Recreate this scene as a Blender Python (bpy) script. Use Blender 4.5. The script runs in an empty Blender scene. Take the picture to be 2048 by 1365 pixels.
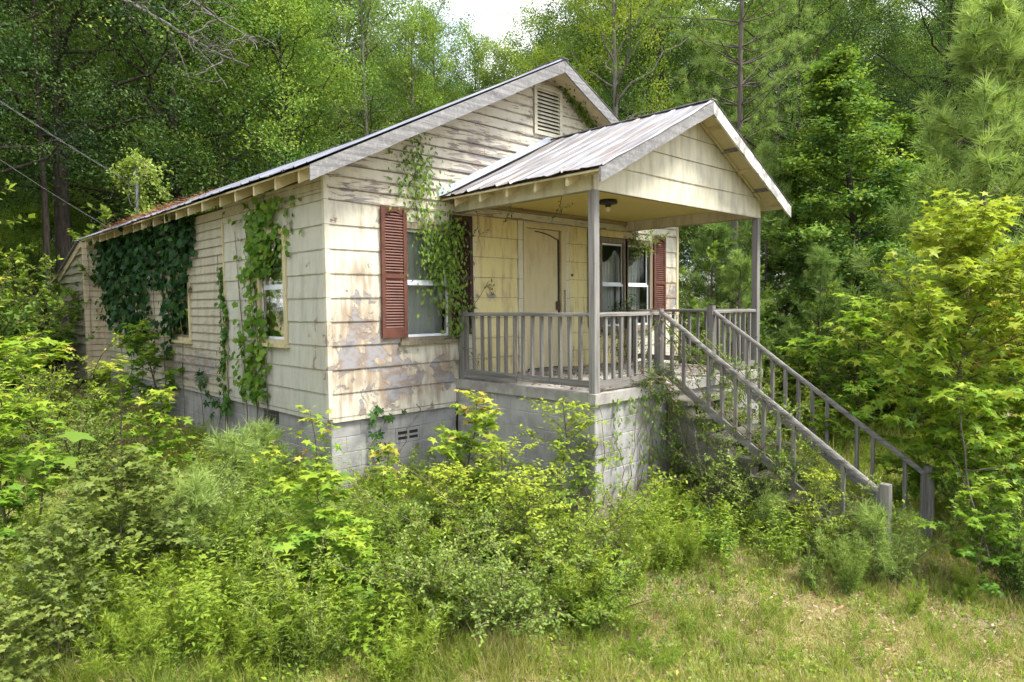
import bpy, math, random
import numpy as np
from mathutils import Vector, Matrix

# ------------------------------------------------------------------ camera, world, sun, exposure
scene = bpy.context.scene
CAM = np.array([-4.05, -7.468, 1.364])
YAW, PIT, ROL, FPX = math.radians(46.312), math.radians(-3.031), math.radians(-0.595), 1354.135
_f = np.array([math.cos(YAW) * math.cos(PIT), math.sin(YAW) * math.cos(PIT), math.sin(PIT)])
_r = np.array([math.sin(YAW), -math.cos(YAW), 0.0])
_u = np.cross(_r, _f)
_r2 = math.cos(ROL) * _r + math.sin(ROL) * _u
_u2 = -math.sin(ROL) * _r + math.cos(ROL) * _u
cam_d = bpy.data.cameras.new('camera')
cam_d.sensor_width = 36.0
cam_d.lens = FPX / 2048 * 36.0
cam_d.clip_start = 0.05
cam_d.clip_end = 2000
cam = bpy.data.objects.new('camera', cam_d)
scene.collection.objects.link(cam)
M = Matrix(((_r2[0], _u2[0], -_f[0], CAM[0]), (_r2[1], _u2[1], -_f[1], CAM[1]), (_r2[2], _u2[2], -_f[2], CAM[2]), (0, 0, 0, 1)))
cam.matrix_world = M
scene.camera = cam

SUN_AZ = math.atan2(-0.80, 0.42)       # direction towards the sun, in the ground plane
SUN_EL = math.radians(58)
sun_d = bpy.data.lights.new('sun', 'SUN')
sun_d.energy = 2.9
sun_d.angle = math.radians(17)
sun_d.color = (1.0, 0.965, 0.90)
sun = bpy.data.objects.new('sun', sun_d)
scene.collection.objects.link(sun)
sd = Vector((math.cos(SUN_AZ) * math.cos(SUN_EL), math.sin(SUN_AZ) * math.cos(SUN_EL), math.sin(SUN_EL)))
sun.rotation_euler = sd.to_track_quat('Z', 'Y').to_euler()
sun.location = (0, 0, 30)

world = bpy.data.worlds.new('World')
scene.world = world
world.use_nodes = True
wt = world.node_tree
wt.nodes.clear()
wo = wt.nodes.new('ShaderNodeOutputWorld')
bg = wt.nodes.new('ShaderNodeBackground')
bg.inputs['Strength'].default_value = 0.135
sky = wt.nodes.new('ShaderNodeTexSky')
sky.sky_type = 'NISHITA'
sky.sun_disc = False
sky.sun_elevation = SUN_EL
sky.sun_rotation = math.pi / 2 - SUN_AZ
tcw = wt.nodes.new('ShaderNodeTexCoord')
nz = wt.nodes.new('ShaderNodeTexNoise')
nz.inputs['Scale'].default_value = 3.2
nz.inputs['Detail'].default_value = 7
nz.inputs['Roughness'].default_value = 0.55
rp = wt.nodes.new('ShaderNodeValToRGB')
rp.color_ramp.elements[0].position = 0.40
rp.color_ramp.elements[1].position = 0.56
mx = wt.nodes.new('ShaderNodeMix')
mx.data_type = 'RGBA'
mx.inputs[7].default_value = (7.4, 7.4, 7.5, 1)      # sunlit cloud, in the sky texture's own units
wt.links.new(tcw.outputs['Generated'], nz.inputs['Vector'])
wt.links.new(nz.outputs['Fac'], rp.inputs['Fac'])
wt.links.new(rp.outputs['Color'], mx.inputs[0])
wt.links.new(sky.outputs['Color'], mx.inputs[6])
wt.links.new(mx.outputs[2], bg.inputs['Color'])
wt.links.new(bg.outputs['Background'], wo.inputs['Surface'])

vs = scene.view_settings
vs.view_transform = 'Standard'
vs.look = 'None'
vs.gamma = 1.0
vs.use_curve_mapping = False
vs.exposure = 1.6
cy = scene.cycles
cy.max_bounces = 4
cy.diffuse_bounces = 3
cy.glossy_bounces = 2
cy.transmission_bounces = 4
cy.transparent_max_bounces = 8
cy.caustics_reflective = False
cy.caustics_refractive = False
cy.use_denoising = True
cy.use_adaptive_sampling = True
cy.adaptive_threshold = 0.04

COL = scene.collection
rnd = random.Random(7)
R = np.random.default_rng(11)

# ------------------------------------------------------------------ node and object helpers
class G:
    """small builder for node materials"""
    def __init__(s, name):
        s.m = bpy.data.materials.new(name)
        s.m.use_nodes = True
        s.t = s.m.node_tree
        s.t.nodes.clear()
        s.out = s.t.nodes.new('ShaderNodeOutputMaterial')
    def put(s, sock, v):
        if isinstance(v, bpy.types.NodeSocket):
            s.t.links.new(v, sock)
        elif isinstance(v, (tuple, list)) and len(v) == 3 and sock.type == 'RGBA':
            sock.default_value = (*v, 1)
        else:
            sock.default_value = v
    def pos(s):
        return s.t.nodes.new('ShaderNodeNewGeometry').outputs['Position']
    def xyz(s, v):
        n = s.t.nodes.new('ShaderNodeSeparateXYZ'); s.put(n.inputs[0], v); return n.outputs
    def vmul(s, v, k):
        n = s.t.nodes.new('ShaderNodeVectorMath'); n.operation = 'MULTIPLY'
        s.put(n.inputs[0], v); n.inputs[1].default_value = k; return n.outputs[0]
    def vsub(s, v, k):
        n = s.t.nodes.new('ShaderNodeVectorMath'); n.operation = 'SUBTRACT'
        s.put(n.inputs[0], v); n.inputs[1].default_value = k; return n.outputs[0]
    def vlen(s, v):
        n = s.t.nodes.new('ShaderNodeVectorMath'); n.operation = 'LENGTH'
        s.put(n.inputs[0], v); return n.outputs['Value']
    def noise(s, v, scale=1.0, detail=4, rough=0.55, dist=0.0):
        n = s.t.nodes.new('ShaderNodeTexNoise')
        s.put(n.inputs['Vector'], v); n.inputs['Scale'].default_value = scale
        n.inputs['Detail'].default_value = detail; n.inputs['Roughness'].default_value = rough
        n.inputs['Distortion'].default_value = dist
        return n.outputs['Fac']
    def math(s, op, a, b=0.0, c=0.0, clamp=False):
        n = s.t.nodes.new('ShaderNodeMath'); n.operation = op; n.use_clamp = clamp
        s.put(n.inputs[0], a); s.put(n.inputs[1], b); s.put(n.inputs[2], c); return n.outputs[0]
    def add(s, a, b): return s.math('ADD', a, b)
    def mul(s, a, b): return s.math('MULTIPLY', a, b)
    def step(s, v, lo, hi):
        n = s.t.nodes.new('ShaderNodeMapRange'); n.interpolation_type = 'SMOOTHSTEP'
        s.put(n.inputs[0], v); n.inputs[1].default_value = lo; n.inputs[2].default_value = hi
        return n.outputs[0]
    def ramp(s, f, stops):
        n = s.t.nodes.new('ShaderNodeValToRGB'); s.put(n.inputs[0], f)
        e = n.color_ramp.elements
        while len(e) < len(stops): e.new(0.5)
        for q, (p, c) in zip(e, stops):
            q.position = p; q.color = (*c, 1)
        return n.outputs['Color']
    def mix(s, f, a, b, mode='MIX'):
        n = s.t.nodes.new('ShaderNodeMix'); n.data_type = 'RGBA'; n.blend_type = mode
        s.put(n.inputs[0], f); s.put(n.inputs[6], a); s.put(n.inputs[7], b); return n.outputs[2]
    def blob(s, p, c, rad, amp):
        """a soft wear patch of its own place and size"""
        d = s.vlen(s.vmul(s.vsub(p, c), tuple(1.0 / q for q in rad)))
        return s.mul(s.math('SUBTRACT', 1.0, s.step(d, 0.25, 1.0)), amp)
    def bump(s, h, strength=0.4, dist=0.01):
        n = s.t.nodes.new('ShaderNodeBump'); s.put(n.inputs['Height'], h)
        n.inputs['Strength'].default_value = strength; n.inputs['Distance'].default_value = dist
        return n.outputs[0]
    def attr(s, name):
        n = s.t.nodes.new('ShaderNodeAttribute'); n.attribute_name = name; return n.outputs['Fac']
    def rand(s):
        return s.t.nodes.new('ShaderNodeObjectInfo').outputs['Random']
    def principled(s, col, rough=0.7, spec=0.3, normal=None, metal=0.0):
        n = s.t.nodes.new('ShaderNodeBsdfPrincipled')
        s.put(n.inputs['Base Color'], col); s.put(n.inputs['Roughness'], rough)
        s.put(n.inputs['Specular IOR Level'], spec); s.put(n.inputs['Metallic'], metal)
        if normal is not None: s.put(n.inputs['Normal'], normal)
        s.t.links.new(n.outputs[0], s.out.inputs['Surface'])
        return s.m

def link(o, parent=None):
    COL.objects.link(o)
    if parent is not None: o.parent = parent
    return o

def obj(name, verts, faces, mat, parent=None, smooth=False):
    me = bpy.data.meshes.new(name)
    me.from_pydata([tuple(v) for v in verts], [], faces)
    if mat: me.materials.append(mat)
    if smooth: me.polygons.foreach_set('use_smooth', [True] * len(me.polygons))
    me.update()
    return link(bpy.data.objects.new(name, me), parent)

def tag(o, label, cat=None, group=None, kind=None):
    if label: o['label'] = label
    if cat: o['category'] = cat
    if group: o['group'] = group
    if kind: o['kind'] = kind
    return o

def empty(name, loc=(0, 0, 0), parent=None):
    o = bpy.data.objects.new(name, None)
    o.empty_display_size = 0.2
    o.location = loc
    return link(o, parent)

HEXF = [(0, 3, 2, 1), (4, 5, 6, 7), (0, 1, 5, 4), (1, 2, 6, 5), (2, 3, 7, 6), (3, 0, 4, 7)]
def hexa(name, p, mat, parent=None):
    return obj(name, p, HEXF, mat, parent)

def box(name, a, b, mat, parent=None):
    (x0, y0, z0), (x1, y1, z1) = a, b
    return hexa(name, [(x0, y0, z0), (x1, y0, z0), (x1, y1, z0), (x0, y1, z0),
                       (x0, y0, z1), (x1, y0, z1), (x1, y1, z1), (x0, y1, z1)], mat, parent)

def beam_pts(a, b, w, h, up=(0, 0, 1), bev=0.0):
    a, b, up = Vector(a), Vector(b), Vector(up)
    d = (b - a).normalized(); s = d.cross(up).normalized() * (w / 2); t = s.cross(d).normalized() * (h / 2)
    return [a - s - t, a + s - t, b + s - t, b - s - t, a - s + t, a + s + t, b + s + t, b - s + t]

def beam(name, a, b, w, h, mat, parent=None, up=(0, 0, 1)):
    return hexa(name, beam_pts(a, b, w, h, up), mat, parent)

def multi(name, boxes, mat, parent=None):
    """several boxes that form one part"""
    V, F = [], []
    for p in boxes:
        k = len(V); V += [tuple(q) for q in p]; F += [tuple(k + i for i in f) for f in HEXF]
    return obj(name, V, F, mat, parent)

def bx(a, b):
    (x0, y0, z0), (x1, y1, z1) = a, b
    return [(x0, y0, z0), (x1, y0, z0), (x1, y1, z0), (x0, y1, z0), (x0, y0, z1), (x1, y0, z1), (x1, y1, z1), (x0, y1, z1)]

def copy(o, parent=None, loc=None, rot=None, scale=None):
    c = o.copy(); COL.objects.link(c); c.parent = parent
    if loc is not None: c.location = loc
    if rot is not None: c.rotation_euler = rot
    if scale is not None: c.scale = scale
    return c

def gz(x, y):
    """height of the ground"""
    x = np.asarray(x, float); y = np.asarray(y, float)
    z = -0.92 + np.maximum(0.095 * np.minimum(y, 0), -0.62) + np.minimum(0.035 * np.maximum(y, 0), 0.5)
    z = z + 0.035 * np.sin(x * 1.7 + y * 0.6) * np.sin(y * 1.3 - x * 0.4 + 1) + 0.02 * np.sin(x * 4.1 + 2) * np.sin(y * 3.7)
    return z

# ------------------------------------------------------------------ materials of the house
C_ = 0.295
CREAM = (0.575, 0.545, 0.44)
def cream(name, blobs=(), fine=None, peel=0.70, stain=0.25, grime=0.0, col=CREAM, z0=0.0, pitch=C_, seed=0.0, lapline=0.7, porch_bounce=None):
    g = G(name); p = g.pos(); P = g.vsub(p, (seed, seed * 1.7, seed * 0.3))
    bias = None
    for b in blobs:
        q = g.blob(p, *b); bias = q if bias is None else g.add(bias, q)
    vec = g.vmul(P, fine) if fine else P
    n1 = g.noise(vec, 3.6, 10, 0.64, 0.45)
    n2 = g.noise(P, 1.1, 3)
    n3 = g.noise(g.vmul(P, (7, 7, 1.3)), 1.6, 6, 0.6)
    z = g.xyz(p)[2]
    fr = g.math('FRACT', g.math('DIVIDE', g.math('SUBTRACT', z, z0), pitch))
    low = g.math('SUBTRACT', 1.0, g.step(fr, 0.0, 0.35))
    w = g.add(g.math('SUBTRACT', g.mul(n1, 1.15), 0.22), g.mul(n2, 0.20)); w = g.add(w, g.mul(low, 0.05 if not fine else 0.10))
    if bias is not None: w = g.add(w, bias)
    pm = g.step(w, peel - 0.012, peel + 0.012)
    halo = g.step(w, peel - 0.11, peel)
    sm = g.step(g.add(g.mul(n3, 0.75), g.add(g.mul(n2, 0.35), g.mul(bias, 0.8) if bias is not None else 0.0)), 0.50, 0.80)
    spk = g.step(g.noise(P, 26, 4, 0.6), 0.62, 0.75)
    base = g.mix(n2, tuple(c * 0.86 for c in col), tuple(min(1, c * 1.06) for c in col))
    if porch_bounce:                                  # yellow bounce light under the porch put into the paint, plus less fading
        xx = g.xyz(p)[0]; fm = g.mul(g.step(xx, porch_bounce[0] - .1, porch_bounce[0] + .25), g.math('SUBTRACT', 1.0, g.step(xx, porch_bounce[1] - .25, porch_bounce[1] + .1)))
        base = g.mix(g.mul(fm, 0.9), base, porch_bounce[2])
    base = g.mix(g.mul(g.step(g.noise(P, 9, 6, 0.7), 0.45, 0.8), 0.35), base, tuple(c * k for c, k in zip(col, (0.74, 0.72, 0.72))))
    base = g.mix(g.mul(halo, 0.40), base, (0.42, 0.345, 0.235))
    base = g.mix(g.mul(sm, stain), base, (0.21, 0.13, 0.08))
    if grime:
        gm = g.step(g.noise(g.vmul(P, (5, 5, 0.9)), 1.2, 5, 0.6), 0.42, 0.75)
        base = g.mix(g.mul(gm, grime), base, (0.24, 0.23, 0.20))
    base = g.mix(g.mul(spk, 0.25), base, (0.25, 0.18, 0.10))
    bare = g.ramp(g.noise(g.vmul(P, (1.6, 1.6, 3)), 1.7, 7, 0.55), [(0.3, (0.17, 0.15, 0.14)), (0.46, (0.27, 0.258, 0.262)), (0.58, (0.22, 0.17, 0.135)), (0.70, (0.33, 0.315, 0.315))])
    colr = g.mix(pm, base, bare)
    if lapline:                                # shadow line of each lap painted in, with the dirt caught there
        dl = g.mul(g.math('SUBTRACT', 1.0, g.step(fr, 0.010, 0.045)), g.step(g.noise(P, 5, 3), 0.25, 0.5))
        colr = g.mix(g.mul(dl, lapline), colr, (0.13, 0.10, 0.06))
    if fine:                                   # paint gone in a dark line along each lap
        lap = g.mul(g.math('SUBTRACT', 1.0, g.step(fr, 0.02, 0.16)), g.step(g.noise(g.vmul(P, (2.2, 2.2, 0.6)), 2.0, 6, 0.7), 0.38, 0.50))
        colr = g.mix(g.mul(lap, 0.75), colr, (0.15, 0.115, 0.085))
    edge = g.math('SUBTRACT', 1.0, g.step(g.math('ABSOLUTE', g.math('SUBTRACT', w, peel)), 0.0, 0.02))
    colr = g.mix(g.mul(edge, 0.35), colr, (0.10, 0.08, 0.06))
    h = g.add(g.mul(pm, -0.7), g.mul(g.noise(P, 22, 5), 0.35))
    return g.principled(colr, 0.62, 0.25, g.bump(h, 0.55, 0.006))

def wood(name, axis, dark=(0.055, 0.050, 0.045), light=(0.29, 0.272, 0.25), lichen=0.0, paint=None):
    g = G(name); p = g.pos()
    k = {'x': (1.2, 28, 28), 'y': (28, 1.2, 28), 'z': (28, 28, 1.2), 'n': (9, 9, 9)}[axis]
    rv = g.rand()
    sh = g.t.nodes.new('ShaderNodeCombineXYZ'); g.put(sh.inputs[0], g.mul(rv, 13.0)); g.put(sh.inputs[1], g.mul(rv, 5.0)); g.put(sh.inputs[2], g.mul(rv, 9.0))
    ad = g.t.nodes.new('ShaderNodeVectorMath'); ad.operation = 'ADD'; g.put(ad.inputs[0], p); g.put(ad.inputs[1], sh.outputs[0])
    n = g.noise(g.vmul(ad.outputs[0], k), 1.0, 6, 0.65, 0.4)
    c = g.ramp(n, [(0.28, dark), (0.5, tuple((a + b) / 2 for a, b in zip(dark, light))), (0.72, light)])
    c = g.mix(g.mul(rv, 0.55), c, tuple(q * 0.50 for q in light))
    kn = g.step(g.noise(p, 7.0, 2), 0.70, 0.76)
    c = g.mix(g.mul(kn, 0.6), c, (0.05, 0.04, 0.035))
    if lichen:
        lm = g.step(g.noise(p, 17, 6, 0.7), 0.50, 0.62)
        c = g.mix(g.mul(lm, lichen), c, (0.47, 0.46, 0.45))
        dm = g.step(g.noise(p, 23, 5, 0.7), 0.60, 0.70)
        c = g.mix(g.mul(dm, 0.7), c, (0.09, 0.085, 0.08))
    if paint:
        pm = g.step(g.noise(g.vmul(p, (3, 3, 2)), 2.4, 7, 0.65), 0.46, 0.5)
        c = g.mix(pm, c, paint)
    return g.principled(c, 0.8, 0.2, g.bump(n, 0.5, 0.004))

def concrete(name, col=(0.365, 0.355, 0.34), dark=(0.17, 0.165, 0.155), green=0.0):
    g = G(name); p = g.pos(); rv = g.rand()
    n = g.noise(p, 2.3, 8, 0.65); f = g.noise(p, 55, 4, 0.6)
    c = g.mix(g.step(n, 0.38, 0.72), col, dark)
    c = g.mix(g.mul(rv, 0.4), c, tuple(q * 0.72 for q in col))
    s = g.step(g.noise(g.vmul(p, (8, 8, 0.7)), 1.0, 5, 0.6), 0.52, 0.78)
    c = g.mix(g.mul(s, 0.62), c, (0.12, 0.115, 0.10))
    z = g.xyz(p)[2]
    mud = g.mul(g.math('SUBTRACT', 1.0, g.step(z, -1.1, -0.72)), g.step(g.noise(p, 3, 4), 0.35, 0.7))
    c = g.mix(g.mul(mud, 0.55), c, (0.30, 0.19, 0.13))
    if green: c = g.mix(g.mul(g.step(g.noise(p, 4, 5), 0.5, 0.7), green), c, (0.10, 0.12, 0.06))
    return g.principled(c, 0.9, 0.15, g.bump(g.add(f, n), 0.35, 0.006))

def plain(name, col, rough=0.6, var=0.25, scale=8, metal=0.0, spec=0.3, dark=0.5):
    g = G(name); p = g.pos()
    n = g.noise(p, scale, 6, 0.65)
    c = g.mix(g.mul(g.step(n, 0.4, 0.75), var), col, tuple(q * dark for q in col))
    return g.principled(c, rough, spec, g.bump(n, 0.2, 0.004), metal)

def roof_metal(name, rust=0.5, col=(0.46, 0.43, 0.47), axis='x'):
    g = G(name); p = g.pos(); rv = g.rand()
    k = (0.8, 17, 0.8) if axis == 'x' else (17, 0.8, 0.8)
    s = g.noise(g.vmul(p, k), 1.0, 7, 0.65, 0.3)
    n = g.noise(p, 2.0, 6, 0.65)
    c = g.mix(g.mul(rv, 0.35), col, tuple(q * 1.15 for q in col))
    c = g.mix(g.step(s, 0.44, 0.60), c, tuple(q * 0.55 for q in col))
    c = g.mix(g.mul(g.step(g.add(g.mul(s, 0.5), g.mul(n, 0.5)), 0.47, 0.62), rust), c, (0.205, 0.13, 0.085))
    c = g.mix(g.mul(g.step(g.noise(p, 12, 6, 0.7), 0.57, 0.7), 0.5 * rust), c, (0.15, 0.085, 0.06))
    return g.principled(c, 0.55, 0.35, g.bump(n, 0.15, 0.004), 0.15)

MF = cream('cream_paint_front', blobs=[((0.55, 0, 0.72), (1.0, 1, 0.95), 0.20), ((0.35, 0, 1.5), (0.5, 1, 0.75), 0.10), ((1.75, 0, 0.5), (0.3, 1, 0.5), 0.20), ((1.2, 0, 0.35), (0.9, 1, 0.45), 0.11), ((7.4, 0, 1.6), (0.5, 1, 0.6), 0.16), ((4.5, 0, 0.5), (1.2, 1, 0.3), 0.08)], peel=0.660, stain=0.72, porch_bounce=(2.25, 6.3, (0.575, 0.49, 0.215)))
MS = cream('cream_paint_side', blobs=[((0, 0.15, 0.7), (1, 0.5, 0.8), 0.12)], peel=0.69, stain=0.22, grime=0.6, col=(0.48, 0.47, 0.40), seed=3.1)
MG = cream('flaking_gable_paint', blobs=[((2.7, 0, 3.35), (1.3, 1, 0.85), 0.12), ((3.6, 0, 4.2), (0.8, 1, 0.5), 0.07), ((0.6, 0, 2.8), (0.9, 1, 0.25), 0.08)], fine=(0.9, 0.9, 6.5), peel=0.585, stain=0.30, z0=2.655, pitch=0.146, col=(0.56, 0.525, 0.425))
MN = cream('flaking_side_paint', blobs=[((0, 4.6, 0.35), (1, 1.9, 0.5), 0.22), ((0, 3.5, 1.0), (1, 1.2, 1.0), 0.05)], fine=(1.2, 1.2, 5.0), peel=0.655, stain=0.35, grime=0.6, z0=0.0, pitch=0.137, col=(0.45, 0.42, 0.325))
MT = cream('tan_jog_paint', fine=(1.2, 1.2, 4), peel=0.78, stain=0.55, z0=0, pitch=0.137, col=(0.50, 0.42, 0.28))
MP = cream('cream_paint_porch', blobs=[((4.9, -2.5, 2.85), (0.9, 1, 0.35), 0.05)], peel=0.77, stain=0.42, grime=0.6, col=(0.56, 0.53, 0.405), seed=5.0, z0=2.661, pitch=0.300)
MTR = cream('cream_paint_trim', peel=0.74, stain=0.40, col=(0.52, 0.45, 0.27), seed=9.0, lapline=0.0)
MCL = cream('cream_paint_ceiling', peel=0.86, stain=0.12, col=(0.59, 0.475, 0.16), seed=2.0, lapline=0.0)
WX, WY, WZ, WN = wood('weathered_wood_x', 'x'), wood('weathered_wood_y', 'y'), wood('weathered_wood_z', 'z'), wood('weathered_wood', 'n')
WPOST = wood('weathered_post_wood', 'z', dark=(0.11, 0.105, 0.10), light=(0.31, 0.295, 0.275))
WFAS = wood('lichen_grey_fascia', 'x', dark=(0.075, 0.072, 0.072), light=(0.30, 0.295, 0.29), lichen=0.22)
WDARK = wood('dark_window_trim', 'z', dark=(0.10, 0.085, 0.06), light=(0.30, 0.25, 0.17))
WLOG = wood('mossy_slab_board', 'y', dark=(0.13, 0.12, 0.085), light=(0.36, 0.33, 0.24))
MBLK, MSLAB, MMORT = concrete('grey_block'), concrete('porch_slab_concrete', (0.36, 0.34, 0.31), (0.16, 0.15, 0.13), 0.4), concrete('mortar', (0.42, 0.41, 0.39), (0.25, 0.24, 0.23))
MSTEP = concrete('shaded_mossy_step_concrete', (0.16, 0.145, 0.12), (0.06, 0.057, 0.047), 0.8)  # shadow on the steps is put into this darker mossy colour
MROOF, MROOF2 = roof_metal('rusty_porch_roof_metal', 0.5, (0.262, 0.256, 0.262)), roof_metal('grey_roof_metal', 0.10, (0.17, 0.18, 0.215))
MFLASH = plain('bright_flashing', (0.40, 0.42, 0.47), 0.5, 0.4, 12, 0.2)
MRED = plain('brick_red_shutter_paint', (0.120, 0.046, 0.031), 0.45, 0.7, 7, dark=0.45)
MREDD = plain('shaded_maroon_shutter_paint', (0.038, 0.015, 0.012), 0.5, 0.5, 9)  # maroon taken near black, porch shade put into the colour
MWHITE = plain('white_vinyl_sash', (0.66, 0.68, 0.72), 0.4, 0.25, 10)
MBLACK = plain('black_fixture_metal', (0.025, 0.023, 0.022), 0.5, 0.3)
MDARK = plain('dark_sheathing', (0.055, 0.045, 0.035), 0.9, 0.4)
MINT = plain('dim_interior', (0.06, 0.057, 0.054), 0.9, 0.3)
MIRON = plain('dull_steel', (0.22, 0.22, 0.23), 0.45, 0.4, 20, 0.7)
MBULB = plain('milky_bulb', (0.7, 0.68, 0.6), 0.3, 0.1)
def curtain_mat():
    g = G('sheer_curtain')
    d = g.t.nodes.new('ShaderNodeBsdfDiffuse'); g.put(d.inputs[0], (0.78, 0.78, 0.74))
    t = g.t.nodes.new('ShaderNodeBsdfTranslucent'); g.put(t.inputs[0], (0.6, 0.6, 0.56))
    m = g.t.nodes.new('ShaderNodeMixShader'); m.inputs[0].default_value = 0.35
    g.t.links.new(d.outputs[0], m.inputs[1]); g.t.links.new(t.outputs[0], m.inputs[2]); g.t.links.new(m.outputs[0], g.out.inputs[0])
    return g.m
MCURT = curtain_mat()
def glass_mat():
    g = G('window_glass')
    tr = g.t.nodes.new('ShaderNodeBsdfTransparent'); g.put(tr.inputs[0], (0.80, 0.84, 0.82))
    gl = g.t.nodes.new('ShaderNodeBsdfGlossy'); gl.inputs['Roughness'].default_value = 0.03
    g.put(gl.inputs['Normal'], g.bump(g.noise(g.pos(), 1.6, 2), 0.05, 0.02))
    fr = g.t.nodes.new('ShaderNodeFresnel'); fr.inputs[0].default_value = 1.6
    m = g.t.nodes.new('ShaderNodeMixShader'); g.put(m.inputs[0], g.math('MULTIPLY', fr.outputs[0], 0.8))
    g.t.links.new(tr.outputs[0], m.inputs[1]); g.t.links.new(gl.outputs[0], m.inputs[2]); g.t.links.new(m.outputs[0], g.out.inputs[0])
    return g.m
MGLASS = glass_mat()
def insect_screen():
    g = G('insect_screen')
    return g.principled((0.10, 0.105, 0.11), 0.7, 0.2)

# ------------------------------------------------------------------ ground
def ground_mat():
    g = G('yard_ground'); p = g.pos()
    n = g.noise(p, 0.7, 5, 0.6); f = g.noise(p, 9, 8, 0.7); f2 = g.noise(p, 38, 6, 0.7)
    c = g.ramp(f, [(0.3, (0.09, 0.065, 0.04)), (0.5, (0.25, 0.19, 0.12)), (0.68, (0.43, 0.35, 0.25))])
    c = g.mix(g.step(f2, 0.52, 0.7), c, (0.40, 0.34, 0.23))
    c = g.mix(g.mul(g.step(n, 0.44, 0.62), 0.5), c, (0.17, 0.19, 0.05))
    straw = g.add(g.blob(p, (-1.2, 3.5, -0.8), (1.6, 3.5, 2), 1.0), g.blob(p, (-0.9, 8.5, -0.7), (1.0, 4.0, 2), 1.0))
    c = g.mix(g.mul(straw, g.step(f, 0.3, 0.62)), c, (0.27, 0.105, 0.05))
    sand = g.step(g.noise(p, 1.9, 4, 0.6), 0.60, 0.68)
    c = g.mix(g.mul(sand, 0.6), c, (0.40, 0.35, 0.29))
    return g.principled(c, 0.95, 0.1, g.bump(g.add(f, f2), 0.8, 0.03))
n = 181
tt = np.linspace(-1, 1, n)
ax = 14 * tt + 320 * tt ** 7
GX, GY = np.meshgrid(ax + 1.0, ax - 1.0, indexing='ij')
GZ = gz(GX, GY)
gv = np.stack([GX, GY, GZ], -1).reshape(-1, 3)
ii = np.arange(n * n).reshape(n, n)
gf = np.stack([ii[:-1, :-1], ii[1:, :-1], ii[1:, 1:], ii[:-1, 1:]], -1).reshape(-1, 4)
ground = obj('ground', gv, [tuple(f) for f in gf.tolist()], ground_mat(), smooth=True)
tag(ground, 'sandy overgrown yard with leaf litter and patchy soil', kind='structure')

# ------------------------------------------------------------------ the cottage
W, D, PL, PR, ZD = 7.62, 2.47, 2.04, 5.965, 0.30
SLOPE, EX, EZ, RX = 0.503, -0.40, 2.955, 3.81
cottage = tag(empty('cottage', (0, 0, -0.92)), 'small abandoned cream cottage with peeling paint, gabled front porch and vines', 'house')
def HP(name):                                  # an empty part of the cottage, its children given in world coordinates
    e = bpy.data.objects.new(name, None); COL.objects.link(e); e.parent = cottage; e.location = (0, 0, 0.92); return e
class Root:                                    # lets parts be given in world coordinates although the cottage's base is lower
    pass
def part(o):
    o.parent = cottage; o.location = Vector(o.location) + Vector((0, 0, 0.92)); return o

FR = lambda u, z, o: (u, -o, z)                # front wall, facing -Y
SI = lambda u, z, o: (-o, u, z)                # side wall, facing -X
def subtract(iv, cuts):
    out = [iv]
    for a, b in cuts:
        nxt = []
        for (s, e) in out:
            if b <= s or a >= e: nxt.append((s, e)); continue
            if a > s: nxt.append((s, a))
            if b < e: nxt.append((b, e))
        out = nxt
    return out

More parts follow.
